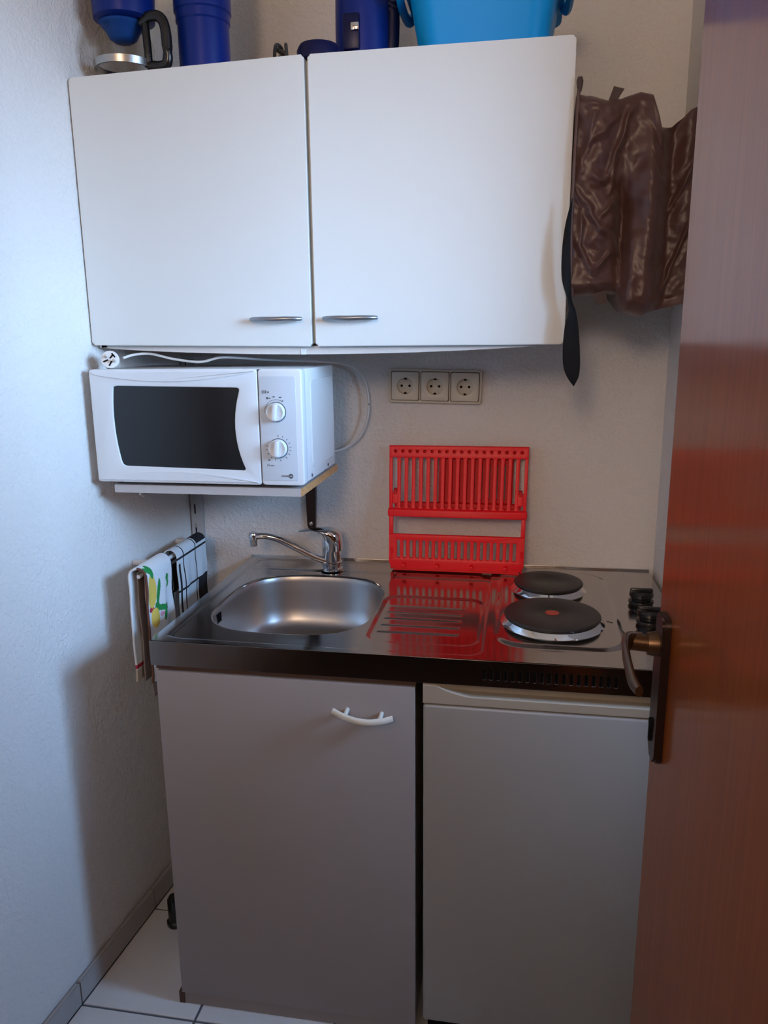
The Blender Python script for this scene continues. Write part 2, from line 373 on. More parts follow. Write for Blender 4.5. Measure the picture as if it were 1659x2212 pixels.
# ------------------------------------------------------------------ sink base cabinet
FY = -.586
bc = empty('base_cabinet', (.25,-.3,0), 'low cabinet with plain off-white door and cream bow handle under the sink', 'cabinet')
bm = bmesh.new(); box(bm, .0,.016,-.566,-.02,0,.775); box(bm, .489,.504,-.566,-.02,0,.775); box(bm, .016,.489,-.56,-.02,.075,.091); box(bm, .016,.489,-.03,-.02,0,.775); box(bm,.016,.489,-.566,-.540,.755,.775)
link('body', bm, M['carcass'], bc)
cd = link('door', B(.008,.5075,FY,-.568,.030,.7645,bev=.0016), M['cream_lam'], bc, True)
bm = bmesh.new()
pts = smoothpath([(.358,-.602,.716),(.385,-.611,.709),(.417,-.616,.7055),(.447,-.611,.706),(.469,-.602,.709)], 8)
tube(bm, pts, .0042, 14, flat=1.5)
hb = link('handle', bm, M['cream_pl'], cd, True)
for x,z in ((.382,.712),(.446,.7085)):
    bm = bmesh.new(); tube(bm, [Vector((x,-.609,z)),Vector((x,-.598,z)),Vector((x,FY+.0005,z+.001))], .0042, 12)
    link('handle_post', bm, M['cream_pl'], cd, True)
link('plinth', B(.012,.505,-.582,-.566,.0005,.029,bev=.001), M['cream_lam'], bc)
link('plinth_end', B(.000,.0115,-.583,-.5665,.0005,.029), M['edge_brown'], bc)
link('top_rail', B(.006,.508,-.578,-.5665,.7665,.7755), M['edge_brown'], bc)

# ------------------------------------------------------------------ refrigerator
fr = empty('refrigerator', (.76,-.3,0), 'small grey-white built-under refrigerator to the right of the sink cabinet', 'refrigerator')
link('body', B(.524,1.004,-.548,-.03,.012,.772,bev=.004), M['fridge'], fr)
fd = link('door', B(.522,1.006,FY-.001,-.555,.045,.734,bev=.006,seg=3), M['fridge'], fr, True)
link('door_seal', B(.528,1.0,-.556,-.5475,.05,.765), M['dark_gap'], fr)
# top trim with a scooped grip: lower lip rises from left to right
bm = bmesh.new()
N = 40; rows = []
for i in range(N+1):
    x = .522+.484*i/N; u = (x-.522)
    lip = .7725 - (0 if u < .028 else .0185*min(1,((u-.028)/.055))**.6) ; depth = 0 if u < .028 else .020*min(1,(u-.028)/.05)
    rows.append([bm.verts.new((x,y,z)) for y,z in ((-.556,.737),(FY,.737),(FY,lip-.002),(FY+.002,lip),(FY+.003+depth,lip+.0005),(FY+.003+depth,.7735),(-.556,.7735))])
for a,b in zip(rows, rows[1:]):
    for k in range(7): bm.faces.new((a[k],a[(k+1)%7],b[(k+1)%7],b[k]))
bm.faces.new(rows[0]); bm.faces.new(rows[-1][::-1])
bmesh.ops.recalc_face_normals(bm, faces=bm.faces[:])
link('grip_trim', bm, M['fridge_strip'], fr)
link('kick_panel', B(.53,1.0,-.565,-.55,.003,.042), M['dark_gap'], fr)

# ------------------------------------------------------------------ stainless worktop with basin and hob
ZT = .826; WD = .586
wt = empty('sink_worktop', (.5,-.3,ZT), 'stainless steel worktop with sink basin, drainer and two electric hotplates', 'worktop')
BC = (.224,-.320); BA, BB = .171, .187; BN = 3.0
def sdrr(x,y,x0,x1,y0,y1,r):
    cx,cy = (x0+x1)/2,(y0+y1)/2; qx = abs(x-cx)-(x1-x0)/2+r; qy = abs(y-cy)-(y1-y0)/2+r
    return math.hypot(max(qx,0),max(qy,0))+min(max(qx,qy),0)-r      # negative inside
def ss(a,b,x):
    t = max(0,min(1,(x-a)/(b-a))); return t*t*(3-2*t)
def hgt(x,y):
    z = 0
    d = sdrr(x,y,.022,.628,-.568,-.022,.030); z -= .0032*(1-ss(-.007,.001,d))
    z += .0032*ss(-.106,-.099,y)*(1-ss(-.002,.008,sdrr(x,y,.036,.60,-.15,-.034,.02)))
    d = sdrr(x,y,.400,.618,-.520,-.255,.035); z -= .0022*(1-ss(-.008,.001,d))
    for k in range(5):
        yr = -.318-.0365*k
        dd = max(abs(y-yr)-.0, max(.420-x, x-.572, 0)); z += .0020*(1-ss(.0015,.0055,dd))
    d = sdrr(x,y,.642,.890,-.522,-.045,.060); z += .0040*(1-ss(-.014,.002,d))
    z += .0016*math.sin(x*9+1)*math.sin(y*8+.5)*.45
    return ZT+z
bm = bmesh.new()
xa, xb, ya, yb = 0.0, .400, -WD, 0.0
NA, NR = 288, 46
def sup(a):
    c, s = math.cos(a), math.sin(a)
    r = (abs(c/BA)**BN+abs(s/BB)**BN)**(-1/BN); return BC[0]+r*c, BC[1]+r*s
rings = []
angs = []
# angular samples, with the four rectangle corners included exactly
corners = sorted([math.atan2(y-BC[1],x-BC[0])%(2*math.pi) for x in (xa,xb) for y in (ya,yb)])
base = [2*math.pi*i/NA for i in range(NA)]
for c in corners:
    k = min(range(NA), key=lambda i: abs(base[i]-c)); base[k] = c
for i in range(NR+1):
    t = i/NR; ring = []
    for a in base:
        c, s = math.cos(a), math.sin(a)
        tx = ((xb-BC[0])/c if c>1e-9 else (xa-BC[0])/c if c<-1e-9 else 1e9); ty = ((yb-BC[1])/s if s>1e-9 else (ya-BC[1])/s if s<-1e-9 else 1e9)
        R_ = min(tx,ty); ex, ey = BC[0]+R_*c, BC[1]+R_*s
        sx, sy = sup(a); x = sx+(ex-sx)*t; y = sy+(ey-sy)*t
        x = max(xa,min(xb,x)); y = max(ya,min(yb,y))
        z = hgt(x,y)
        dd = math.hypot(x-sx,y-sy)
        z += -.0030*(1-ss(0,.004,dd))
        if i == 0: z -= .001
        ring.append(bm.verts.new((x,y,z)))
    rings.append(ring)
for a,b in zip(rings, rings[1:]):
    for k in range(NA): bm.faces.new((a[k],a[(k+1)%NA],b[(k+1)%NA],b[k]))
NX, NY = 240, 200
grid = [[bm.verts.new((xb+(1.0-xb)*i/NX, -WD+WD*j/NY, hgt(xb+(1.0-xb)*i/NX, -WD+WD*j/NY))) for j in range(NY+1)] for i in range(NX+1)]
for i in range(NX):
    for j in range(NY): bm.faces.new((grid[i][j],grid[i+1][j],grid[i+1][j+1],grid[i][j+1]))
for f in bm.faces:
    if f.normal.z < 0: f.normal_flip()
link('top_sheet', bm, M['steel'], wt, 'all', recalc=False)
# fascia apron with ventilation slots
FB = .7765
bm = bmesh.new()
def apron(pth, m, nm):
    b = bmesh.new(); prof = [(-.0000,ZT-.0035),(.0008,ZT-.001),(.0000,ZT-.006),(.0,FB),(-.012,FB)]
    return b
slots = [rrect(x0, x0+.006, .789,.811,.0029,4) for x0 in [ .628+.0125*k for k in range(19)]]
for s in slots: s.reverse()
holed('fascia', rrect(.0,1.0,FB,ZT-.0006,.0015,3), slots, .0012, .0003, M['steel_f'], wt, lambda u,v,w:(u, -WD-.0006+w, v), smooth=False)
link('slot_backing', B(.622,.872,-WD+.0030,-WD+.006,.782,.815), M['dark_gap'], wt)  # black sheet standing in for the shade behind the vent slots
bm = bmesh.new(); box(bm, -.0006,.0006,-WD,-.001,FB,ZT-.001); box(bm, .9994,1.0006,-WD,-.001,FB,ZT-.001); box(bm, .0,1.0,-WD,-WD+.010,FB-.0002,FB+.001)
link('side_apron', bm, M['steel_f'], wt)
link('back_lip', B(.0,1.0,-.0035,-.0008,ZT-.02,ZT+.0045,bev=.001), M['steel'], wt)
# basin
bm = bmesh.new(); rings = []
prof = [(1.0,-.0042),(.992,-.007),(.985,-.016),(.972,-.045),(.955,-.080),(.93,-.105),(.88,-.122),(.80,-.130),(.6,-.134),(.35,-.136),(.13,-.138)]
for sc, dz in prof:
    ring = []
    for i in range(160):
        a = 2*math.pi*i/160; x,y = sup(a)
        zz = hgt(x,y) if dz > -.02 else ZT-.003
        ring.append(bm.verts.new((BC[0]+(x-BC[0])*sc, BC[1]+(y-BC[1])*sc, zz+dz)))
    rings.append(ring)
for a,b in zip(rings, rings[1:]):
    for k in range(160): bm.faces.new((a[k],b[k],b[(k+1)%160],a[(k+1)%160]))
bm.faces.new(rings[-1])
basin = link('basin', bm, M['steel_b'], wt, 'all', recalc=False)
bm = bmesh.new(); lathe(bm, [(.034,-.0015),(.032,.001),(.026,.0012),(.022,-.002),(.004,-.003)], (BC[0],BC[1],ZT-.138), 40); link('drain', bm, M['chrome'], basin, True)
bm = bmesh.new()
for dy in (-.009,.0,.009): box(bm, .0595,.0625,-.392+dy-.0018,-.392+dy+.0018,.792,.812)
link('overflow_slots', bm, M['dark_gap'], basin)
# hotplates
def hotplate(cx, cy, r, dot):
    zb = hgt(cx, cy)
    bm = bmesh.new(); lathe(bm, [(r+.012,zb-.001),(r+.0110,zb+.0015),(r+.0055,zb+.005),(r+.002,zb+.010),(r-.004,zb+.0135),(r-.007,zb+.0135)], (cx,cy,0), 72)
    ring = link('hotplate', bm, M['chrome'], wt, True)
    bm = bmesh.new(); lathe(bm, [(r-.001,zb+.0100),(r+.0035,zb+.0125),(r+.004,zb+.0155),(r+.002,zb+.0180),(r-.006,zb+.0190),(.031,zb+.0190),(.029,zb+.0180)], (cx,cy,0), 72)
    link('iron_disc', bm, M['iron'], ring, True)
    if dot:
        bm = bmesh.new(); lathe(bm, [(.0135,zb+.0178),(.0135,zb+.0186),(.012,zb+.0188)], (cx,cy,0), 32); link('red_dot', bm, M['red_dot'], ring, True)
hotplate(.755,-.386,.090,True)
hotplate(.755,-.178,.072,False)
for cx, cy in ((.945,-.246),(.944,-.362)):
    zb = hgt(cx,cy)
    bm = bmesh.new(); lathe(bm, [(.023,zb),(.0255,zb+.004),(.0255,zb+.009),(.020,zb+.012),(.020,zb+.014),(.0245,zb+.018),(.0245,zb+.025),(.021,zb+.029)], (cx,cy,0), 32)
    box(bm, cx-.023,cx+.023,cy-.0055,cy+.0055,zb+.024,zb+.035,bev=.003)
    link('control_knob', bm, M['black_pl'], wt, True)
for x,y,dx,dy in ((.862,-.370,.010,-.008),(.882,-.40,.012,-.040)):
    bm = bmesh.new(); z0 = hgt(x,y)+.0004
    tube(bm, [Vector((x,y,z0)),Vector((x+dx,y+dy,hgt(x+dx,y+dy)+.0004))], .0018, 6, flat=.3)
    link('printed_mark', bm, M['ink'], wt)

# ------------------------------------------------------------------ faucet
fx, fy = .236,-.088; fz = hgt(fx,fy)
fa = empty('faucet', (fx,fy,fz), 'chrome single-lever mixer tap with long swivel spout over the basin', 'faucet')
bm = bmesh.new(); lathe(bm, [(.027,fz),(.027,fz+.004),(.0235,fz+.007),(.0235,fz+.014),(.0265,fz+.016),(.0265,fz+.021),(.0225,fz+.023),(.0225,fz+.060),(.0220,fz+.080),(.019,fz+.086)], (fx,fy,0), 40)
link('body', bm, M['chrome'], fa, True)
bm = T([(fx+.002,fy-.010,fz+.020),(fx-.035,fy-.020,fz+.034),(fx-.085,fy-.030,fz+.062),(fx-.125,fy-.036,fz+.082),(fx-.155,fy-.040,fz+.089),(fx-.180,fy-.042,fz+.088)], lambda t:.0085-.001*t, 16, 8)
sp = link('spout', bm, M['chrome'], fa, True)
bm = bmesh.new(); lathe(bm, [(.0085,fz+.064),(.0095,fz+.066),(.0095,fz+.078),(.011,fz+.080),(.011,fz+.092),(.008,fz+.098)], (fx-.184,fy-.042,0), 28); link('aerator', bm, M['chrome'], sp, True)
# lever: hood over the body sweeping to the left into a thin paddle
bm = T([(fx+.004,fy,fz+.052),(fx+.006,fy,fz+.078),(fx+.001,fy,fz+.094),(fx-.018,fy-.003,fz+.1035),(fx-.045,fy-.006,fz+.1045),(fx-.066,fy-.008,fz+.1000),(fx-.078,fy-.009,fz+.0975)],
       lambda t: .0235 if t<.25 else (.0235-.0135*ss(.25,.75,t)), 24, 8, flat=lambda t: 1.0-.80*ss(.20,.62,t), up=Vector((0,1,0)))
bm.free()
def sweepxz(pts, W, H, n=20):
    b = bmesh.new(); rr = []; L = len(pts)
    for i,p in enumerate(pts):
        t = (pts[min(i+1,L-1)]-pts[max(i-1,0)]).normalized(); s = Vector((0,1,0)); w = s.cross(t).normalized(); s = t.cross(w)
        u = i/(L-1)
        rr.append([b.verts.new(p+s*W(u)*math.cos(2*math.pi*k/n)+w*H(u)*math.sin(2*math.pi*k/n)) for k in range(n)])
    for a_,b_ in zip(rr, rr[1:]):
        for k in range(n): b.faces.new((a_[k],a_[(k+1)%n],b_[(k+1)%n],b_[k]))
    b.faces.new(rr[0][::-1]); b.faces.new(rr[-1]); return b
pts = smoothpath([(fx+.003,fy,fz+.050),(fx+.004,fy,fz+.074),(fx-.003,fy-.001,fz+.089),(fx-.022,fy-.003,fz+.0985),(fx-.045,fy-.006,fz+.1010),(fx-.064,fy-.008,fz+.0985),(fx-.077,fy-.009,fz+.0960)], 8)
link('lever', sweepxz(pts, lambda u:.0235-.012*ss(.35,.9,u), lambda u:.0235-.0205*ss(.22,.62,u), 24), M['chrome'], fa, True)

# ------------------------------------------------------------------ red dish rack, folded and leaning on the wall
rk = empty('dish_rack', (.54,-.07,ZT), 'red plastic folding dish rack leaning against the wall behind the drainer', 'dish rack')
PB = Vector((.540,-.088,ZT+.0035)); TL = math.radians(11.5)
def rp(off):
    def f(u,v,w):
        s = 1.0+.035*(v/.3)                                   # the frame widens slightly to the top
        d = w+off
        return (PB.x+u*s, PB.y+v*math.sin(TL)-d*math.cos(TL), PB.z+v*math.cos(TL)-d*math.sin(TL)+.006)
    return f
def cap(x0,x1,y0,y1,n=4):
    p = rrect(x0,x1,y0,y1,min((x1-x0),(y1-y0))/2-.0001,n); p.reverse(); return p
Wd = .161
# lower base panel with slots
hs = []
for k in range(19):
    c = -.138+.276*k/18; hs.append(cap(c-.0036,c+.0036,.026,.070))
holed('base_panel', [(-Wd,.018),(-Wd+.002,.010),(-Wd+.008,.003),(-Wd+.018,.0),(Wd-.018,.0),(Wd-.008,.003),(Wd-.002,.010),(Wd,.018),(Wd,.0835),(-Wd,.0835)], hs, .006, .0012, M['red_pl'], rk, rp(0))
# side stiles beside the open band
for s in (-1,1):
    a, b = sorted((s*Wd, s*(Wd-.010)))
    holed('side_stile', [(a,.084),(b,.084),(b,.128),(a,.128)], [], .008, .0015, M['red_pl'], rk, rp(0))
# fold shelf ridge
holed('fold_ledge', rrect(-Wd-.0025,Wd+.0025,.1285,.147,.004,3), [], .014, .003, M['red_pl'], rk, rp(.003))
# upper frame: top rail with a row of holes, stiles, and slats
hs = []
for k in range(18):
    c = -.1465+.293*k/17; r = .0036; hs.append([(c+r*math.cos(-2*math.pi*i/14), .2845+r*math.sin(-2*math.pi*i/14)) for i in range(14)])
tr = holed('top_rail', [(-Wd,.2700),(Wd,.2700),(Wd,.2975),(-Wd,.2975)], hs, .007, .0012, M['red_pl'], rk, rp(0))
link('top_rail_back', (lambda b:b)(bmesh.new()), M['red_dk'], rk) if False else None
holed('rail_backing', [(-Wd+.006,.274),(Wd-.006,.274),(Wd-.006,.295),(-Wd+.006,.295)], [], .002, .0003, M['red_dk'], rk, rp(-.0075))
for s in (-1,1):
    a, b = sorted((s*Wd, s*(Wd-.0078)))
    holed('stile', [(a,.147),(b,.147),(b,.270),(a,.270)], [], .007, .0012, M['red_pl'], rk, rp(0))
sl0 = None
pit = .293/17
for k in range(17):
    c = -.1465+pit*(k+.5)
    w = .0042; h = pit/2; a0, a1 = .1472, .2698; R_ = h-w
    poly = []
    for i in range(6): 
        t = math.radians(90*i/5); poly.append((c+h-R_*math.sin(t), a0+R_-R_*math.cos(t)) )
    for i in range(6):
        t = math.radians(90*(5-i)/5); poly.append((c+h-R_*math.sin(t), a1-R_+R_*math.cos(t)))
    poly += [(2*c-x, y) for x,y in reversed(poly)]
    ends = k in (0,16)
    holed('slat', poly, [], .0055, .0008, M['red_pl'], rk, rp(0), res=1)
for s in (-1,1):
    c = s*.1465
    holed('slot_block', rrect(c-.0065,c+.0065,.158,.186,.002,2), [], .006, .001, M['red_pl'], rk, rp(0.0006))
    holed('latch', rrect(c-.004,c+.004,.180,.192,.001,2), [], .012, .001, M['red_dk'], rk, rp(-.002))
holed('lower_slot_rail', [(-Wd+.012,.147),(Wd-.012,.147),(Wd-.012,.1575),(-Wd+.012,.1575)], [], .010, .001, M['red_dk'], rk, rp(-.0095))
# rear folded leg frame seen through the slots
hs = [cap(-.036+.018*k-.0030,-.036+.018*k+.0030,.165,.250) for k in range(9)]
holed('folded_leg_panel', [(-.045,.152),(.128,.152),(.128,.262),(-.045,.262)], hs, .004, .0006, M['red_dk'], rk, rp(-.0165))
for u in (-.124,-.043,.038,.118):
    holed('peg', rrect(u-.0045,u+.0045,.010,.0165,.002,3), [], .016, .0015, M['red_pl'], rk, rp(.006))
# base tray edge returning backwards
bm = bmesh.new(); box(bm, PB.x-Wd+.010,PB.x+Wd-.010,-.086,-.052,ZT+.0035,ZT+.0075,bev=.0012); link('base_tray', bm, M['red_pl'], rk)
for s in (-1,1):
    link('base_side', B(PB.x+s*(Wd-.006)-.003,PB.x+s*(Wd-.006)+.003,-.084,-.050,ZT+.006,ZT+.060,bev=.001), M['red_pl'], rk)

# ------------------------------------------------------------------ triple socket
so = empty('wall_socket', (.481,0,1.267), 'ivory triple wall socket on the back wall above the dish rack', 'socket')
tilt = math.radians(-1.2)
def skp(d):
    def f(u,v,w): return (.481+u*math.cos(tilt)-v*math.sin(tilt), -.0006-d-w, 1.267+u*math.sin(tilt)+v*math.cos(tilt))
    return f
holed('frame', rrect(-.1115,.1115,-.0405,.0405,.008,5), [rrect(k*.0715-.0337,k*.0715+.0337,-.0345,.0345,.004,4)[::-1] for k in (-1,0,1)], .011, .0025, M['socket'], so, skp(.0058))
bm = bmesh.new(); prism(bm, rrect(-.109,.109,-.038,.038,.004,3), 0, .0015, 'y')
for v in bm.verts: v.co = Vector(skp(.0005)(v.co.x, v.co.z, -v.co.y))
link('back_plate', bm, M['dark_gap'], so)
for k in (-1,0,1):
    c = k*.0715
    circ = [(c+.0195*math.cos(-2*math.pi*i/40), .0195*math.sin(-2*math.pi*i/40)) for i in range(40)]
    o = holed('socket_insert', rrect(c-.0328,c+.0328,-.0336,.0336,.004,4), [circ], .008, .0014, M['socket'], so, skp(.0105))
    # cup
    bm = bmesh.new(); lathe(bm, [(.0205,.0),(.0195,.0),(.0190,.0115),(.0,.0118)], (0,0,0), 40, 'y', cap=False)
    for v in bm.verts: v.co = Vector(skp(.0145)(c+v.co.x, v.co.z, -v.co.y))
    link('socket_cup', bm, M['socket'], o, True)
    bm = bmesh.new()
    for dx in (-.0095,.0095):
        lathe(bm, [(.0030,.0),(.0030,.002)], (dx,0,0), 16, 'y')
    for dz in (-.0170,.0170): box(bm, -.0025,.0025,-.010,.001,dz-.0016,dz+.0016)
    for v in bm.verts: v.co = Vector(skp(.0038)(c+v.co.x, v.co.z, -v.co.y))
    link('contact', bm, M['dark_gap'], o)
    bm = bmesh.new(); lathe(bm, [(.0022,0),(.0022,.001)], (0,0,0), 12, 'y')
    for v in bm.verts: v.co = Vector(skp(.0035)(c+v.co.x, v.co.z, -v.co.y))
    link('centre_screw', bm, M['screw'], o)

# ------------------------------------------------------------------ wall cabinet
CX0, CX1, CYF, CZ0, CZ1 = -.190, .758, -.364, 1.367, 1.882
wc = empty('wall_cabinet', (.28,-.18,CZ0), 'white two-door wall cabinet with grey bow handles above the sink', 'cabinet')
bm = bmesh.new()
xs = .2795
box(bm, CX0+.006,CX0+.022,-.345,-.002,CZ0,CZ1-.004); box(bm, CX1-.018,CX1-.002,-.345,-.002,CZ0,CZ1-.004)
box(bm, CX0+.022,CX1-.018,-.345,-.002,CZ1-.020,CZ1-.004); box(bm, xs-.008,xs+.008,-.345,-.002,CZ0,CZ1-.02); box(bm, CX0+.022,CX1-.018,-.008,-.002,CZ0,CZ1-.02)
for v in bm.verts:                                   # follow the slightly skewed left wall
    if v.co.x < -.1 and v.co.y > -.1: v.co.x = max(v.co.x, lw(v.co.y)+.004+(v.co.x-CX0-.006))
link('body', bm, M['white_lam'], wc)
bm = bmesh.new(); N = 30; rows = []
for i in range(N+1):
    t = i/N; x = CX0+.010+(CX1-CX0-.014)*t; sag = .0165*math.sin(math.pi*t)**.75
    y1 = -.004; xx = max(x, lw(y1)+.004)
    rows.append([bm.verts.new(p) for p in ((x,-.345,CZ0-sag),(xx,y1,CZ0-sag*.6),(xx,y1,CZ0+.012-sag*.4),(x,-.345,CZ0+.012-sag*.4))])
for a,b in zip(rows, rows[1:]):
    for k in range(4): bm.faces.new((a[k],a[(k+1)%4],b[(k+1)%4],b[k]))
bm.faces.new(rows[0]); bm.faces.new(rows[-1][::-1])
tag(link('bottom_board', bm, M['carcass'], wc), 'sagging bottom board')
link('hanging_clip', B(.2475,.2585,-.3465,-.340,1.350,1.362,bev=.001), M['white_lam'], wc)
def cabdoor(x0,x1,z0a,z0b,z1a,z1b,hx0,hx1):
    bm = bmesh.new(); box(bm, x0,x1,CYF,-.346,0,1,bev=0)
    for v in bm.verts:
        lft = v.co.x < (x0+x1)/2; v.co.z = (z1a if lft else z1b) if v.co.z > .5 else (z0a if lft else z0b)
    ve = [e_ for e_ in bm.edges if abs(e_.verts[0].co.x-e_.verts[1].co.x) < 1e-6 and abs(e_.verts[0].co.z-e_.verts[1].co.z) < 1e-6]
    bmesh.ops.bevel(bm, geom=ve, offset=.004, segments=4, affect='EDGES')
    es = [e_ for e_ in bm.edges if e_.is_manifold and e_.calc_face_angle(0) > 1.2]
    bmesh.ops.bevel(bm, geom=es, offset=.0012, segments=2, affect='EDGES')
    d = link('door', bm, M['white_lam'], wc, True)
    zc = 1.4185
    pts = smoothpath([(hx0,CYF-.010,zc),(hx0+.010,CYF-.017,zc),(hx0+.030,CYF-.0225,zc),((hx0+hx1)/2,CYF-.024,zc-.0005),(hx1-.030,CYF-.0225,zc),(hx1-.010,CYF-.017,zc),(hx1,CYF-.010,zc)],6)
    bm = bmesh.new(); tube(bm, pts, lambda t:.0035+.0015*math.sin(math.pi*t)**.5, 14, flat=1.0)
    for hx in (hx0+.012,hx1-.012): tube(bm, [Vector((hx,CYF-.016,zc)),Vector((hx,CYF+.0005,zc))], .0040, 12)
    link('handle', bm, M['grey_metal'], d, True)
cabdoor(CX0,.2762, 1.3720,1.3660,1.8725,1.8835, .157,.259)
cabdoor(.2832,CX1, 1.3660,1.3660,1.8830,1.8825, .303,.408)

# ------------------------------------------------------------------ shelf under the microwave
sh = empty('microwave_shelf', (.05,-.24,1.07), 'grey laminate shelf with raw orange chipboard end under the microwave', 'shelf')
SX0,SX1,SY0,SY1,SZ0,SZ1 = -.148,.2555,-.400,-.085,1.072,1.0885
bm = bmesh.new(); prism(bm, [(SX0,SY0),(SX1-.0015,SY0),(SX1-.0015,SY1),(max(SX0,lw(SY1)+.004),SY1)], SZ0, SZ1, 'z'); link('board', bm, M['shelf'], sh)
tag(link('raw_edge', B(SX1-.0015,SX1,SY0,SY1,SZ0+.0004,SZ1-.0004), M['ply'], sh), 'raw orange chipboard edge')
for bx, slot in ((-.143,False),(.166,True)):
    bm = bmesh.new()
    # arm under the board, tapering to the front
    prism(bm, [(-.030,SZ0-.0005),(-.300,SZ0-.0005),(-.300,SZ0-.008),(-.030,SZ0-.035)], bx-.0045, bx+.0045, 'x')
    link('bracket', bm, M['bracket' if slot else 'rail'], sh)
# tapered wall leg of the right bracket
bm = bmesh.new(); 
poly = [(.1505,SZ0-.001),(.1815,SZ0-.001),(.1795,1.000),(.1765,.915)]+[(.1665+.0100*math.cos(math.radians(-a)), .914+.0100*math.sin(math.radians(-a))) for a in range(15,180,15)]+[(.1565,.915),(.1535,1.0)]
prism(bm, poly, -.014, -.0008, 'y'); es=[e_ for e_ in bm.edges if all(v.co.y < -.01 for v in e_.verts)]; bmesh.ops.bevel(bm, geom=es, offset=.003, segments=2, affect='EDGES')
wb = link('wall_leg', bm, M['bracket'], sh, True)
bm = bmesh.new(); lathe(bm, [(.005,-.0140),(.005,-.0160),(.003,-.0168)], (.1665,0,.9215), 20, 'y'); link('screw', bm, M['screw'], wb, True)
# slotted rail in the corner
sr = empty('shelf_standard', (-.141,-.005,.834), 'grey slotted metal shelf upright in the corner behind the towels', 'shelf upright')
RX0, RX1 = -.1575,-.1245
hs = [cap(-.1465-.0022,-.1465+.0022,z,z+.026) for z in [.8325+.0525*k for k in range(10)]]
rl = holed('slotted_rail', [(RX0,.834),(RX1,.834),(RX1,1.335),(RX0,1.335)], hs, .003, .0004, M['rail'], sr, lambda u,v,w:(u,-.0115+w,v), smooth=False)
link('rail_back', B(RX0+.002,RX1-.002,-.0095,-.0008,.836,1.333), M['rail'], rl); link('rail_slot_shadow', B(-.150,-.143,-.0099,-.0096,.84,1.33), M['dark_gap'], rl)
for z in (.905,1.22):
    bm = bmesh.new(); lathe(bm, [(.0042,-.0130),(.0042,-.0148),(.002,-.0155)], (-.1465,0,z), 18, 'y'); link('screw', bm, M['screw'], rl, True)
bm = T([(-.098,-.36,SZ0),(-.098,-.36,SZ0-.008),(-.100,-.372,SZ0-.012),(-.102,-.382,SZ0-.006)], .0028, 8, 4); link('hook', bm, M['cable'], sh, True)

# ------------------------------------------------------------------ microwave
mw = empty('microwave', (.05,-.25,SZ1), 'white compact microwave with dark glass door and two dials on the shelf', 'microwave')
MX0,MX1,MF,MB_,MZ0,MZ1 = -.176,.2655,-.412,-.145,1.0965,1.325
bm = bmesh.new(); box(bm, MX0+.006,MX1-.001,-.380,MB_,MZ0+.002,MZ1-.0005,bev=.004)
body = link('body', bm, M['mw_metal'], mw, True)
# embossed side panel line
bm = bmesh.new(); prism(bm, rrect(-.345,-.160,1.122,1.300,.012), MX1-.0012, MX1+.0010, 'x'); bmesh.ops.bevel(bm, geom=[e_ for e_ in bm.edges if all(v.co.x>MX1 for v in e_.verts)], offset=.0008, segments=2, affect='EDGES')
link('side_emboss', bm, M['mw_metal'], body, True)
for y in (-.352,-.215):
    bm = bmesh.new(); lathe(bm, [(.0032,MX1-.0012),(.0032,MX1+.0008)], (0,y,1.108), 14, 'x'); link('case_screw', bm, M['ink'], body)
# door with the curved window: x from MX0 to split
SPx = .1775
def fy_(x):            # gentle crown of the front moulding
    return MF
win = []
def bez(p0,p1,p2,n=10): return [((1-t)**2*p0[0]+2*t*(1-t)*p1[0]+t*t*p2[0],(1-t)**2*p0[1]+2*t*(1-t)*p1[1]+t*t*p2[1]) for t in [i/n for i in range(n+1)]]
win += bez((-.126,1.2905),(-.1365,1.213),(-.1215,1.142))[0:]
win += bez((-.1200,1.137),(-.1175,1.1305),(-.108,1.1302),4)
win += [(.100,1.1262)]
win += bez((.139,1.1252),(.1475,1.1252),(.1425,1.134),4)
win += bez((.1400,1.140),(.1150,1.208),(.1375,1.279))
win += bez((.1385,1.283),(.1400,1.2885),(.132,1.2888),4)
win += [(-.118,1.2925)]
def inset(poly, k):
    cx = sum(p[0] for p in poly)/len(poly); cy = sum(p[1] for p in poly)/len(poly)
    return [(cx+(x-cx)*(1-k/abs(.13)), cy+(y-cy)*(1-k/.08)) for x,y in poly]
outer = rrect(MX0,SPx-.0008,MZ0,MZ1,.006,4)
md = holed('door', outer, [win[:]], .030, .0022, M['mw'], mw, lambda u,v,w:(u,-.397-w,v))
bm = bmesh.new(); prism(bm, inset(win,-.0015), -.4085,-.384, 'y'); link('window', bm, M['mw_glass'], md)
# raised curved mouldings above and below the window
for zz, sgn in ((MZ1-.0035,-1),(MZ0+.0035,1)):
    bm = bmesh.new(); pts_a = []
    N = 24; A = []
    for i in range(N+1):
        t = i/N; x = MX0+.006+(SPx-.012-MX0)*t; d = (.019*math.sin(math.pi*(t*.9+.08))**1.0)
        A.append((x, zz+sgn*(.0015+d)))
    poly = A+[(A[-1][0],zz),(A[0][0],zz)]
    prism(bm, poly, MF-.0024, MF+.002, 'y')
    bmesh.ops.bevel(bm, geom=[e_ for e_ in bm.edges if all(v.co.y < MF-.001 for v in e_.verts)], offset=.0018, segments=2, affect='EDGES')
    link('curved_moulding', bm, M['mw'], md, True)
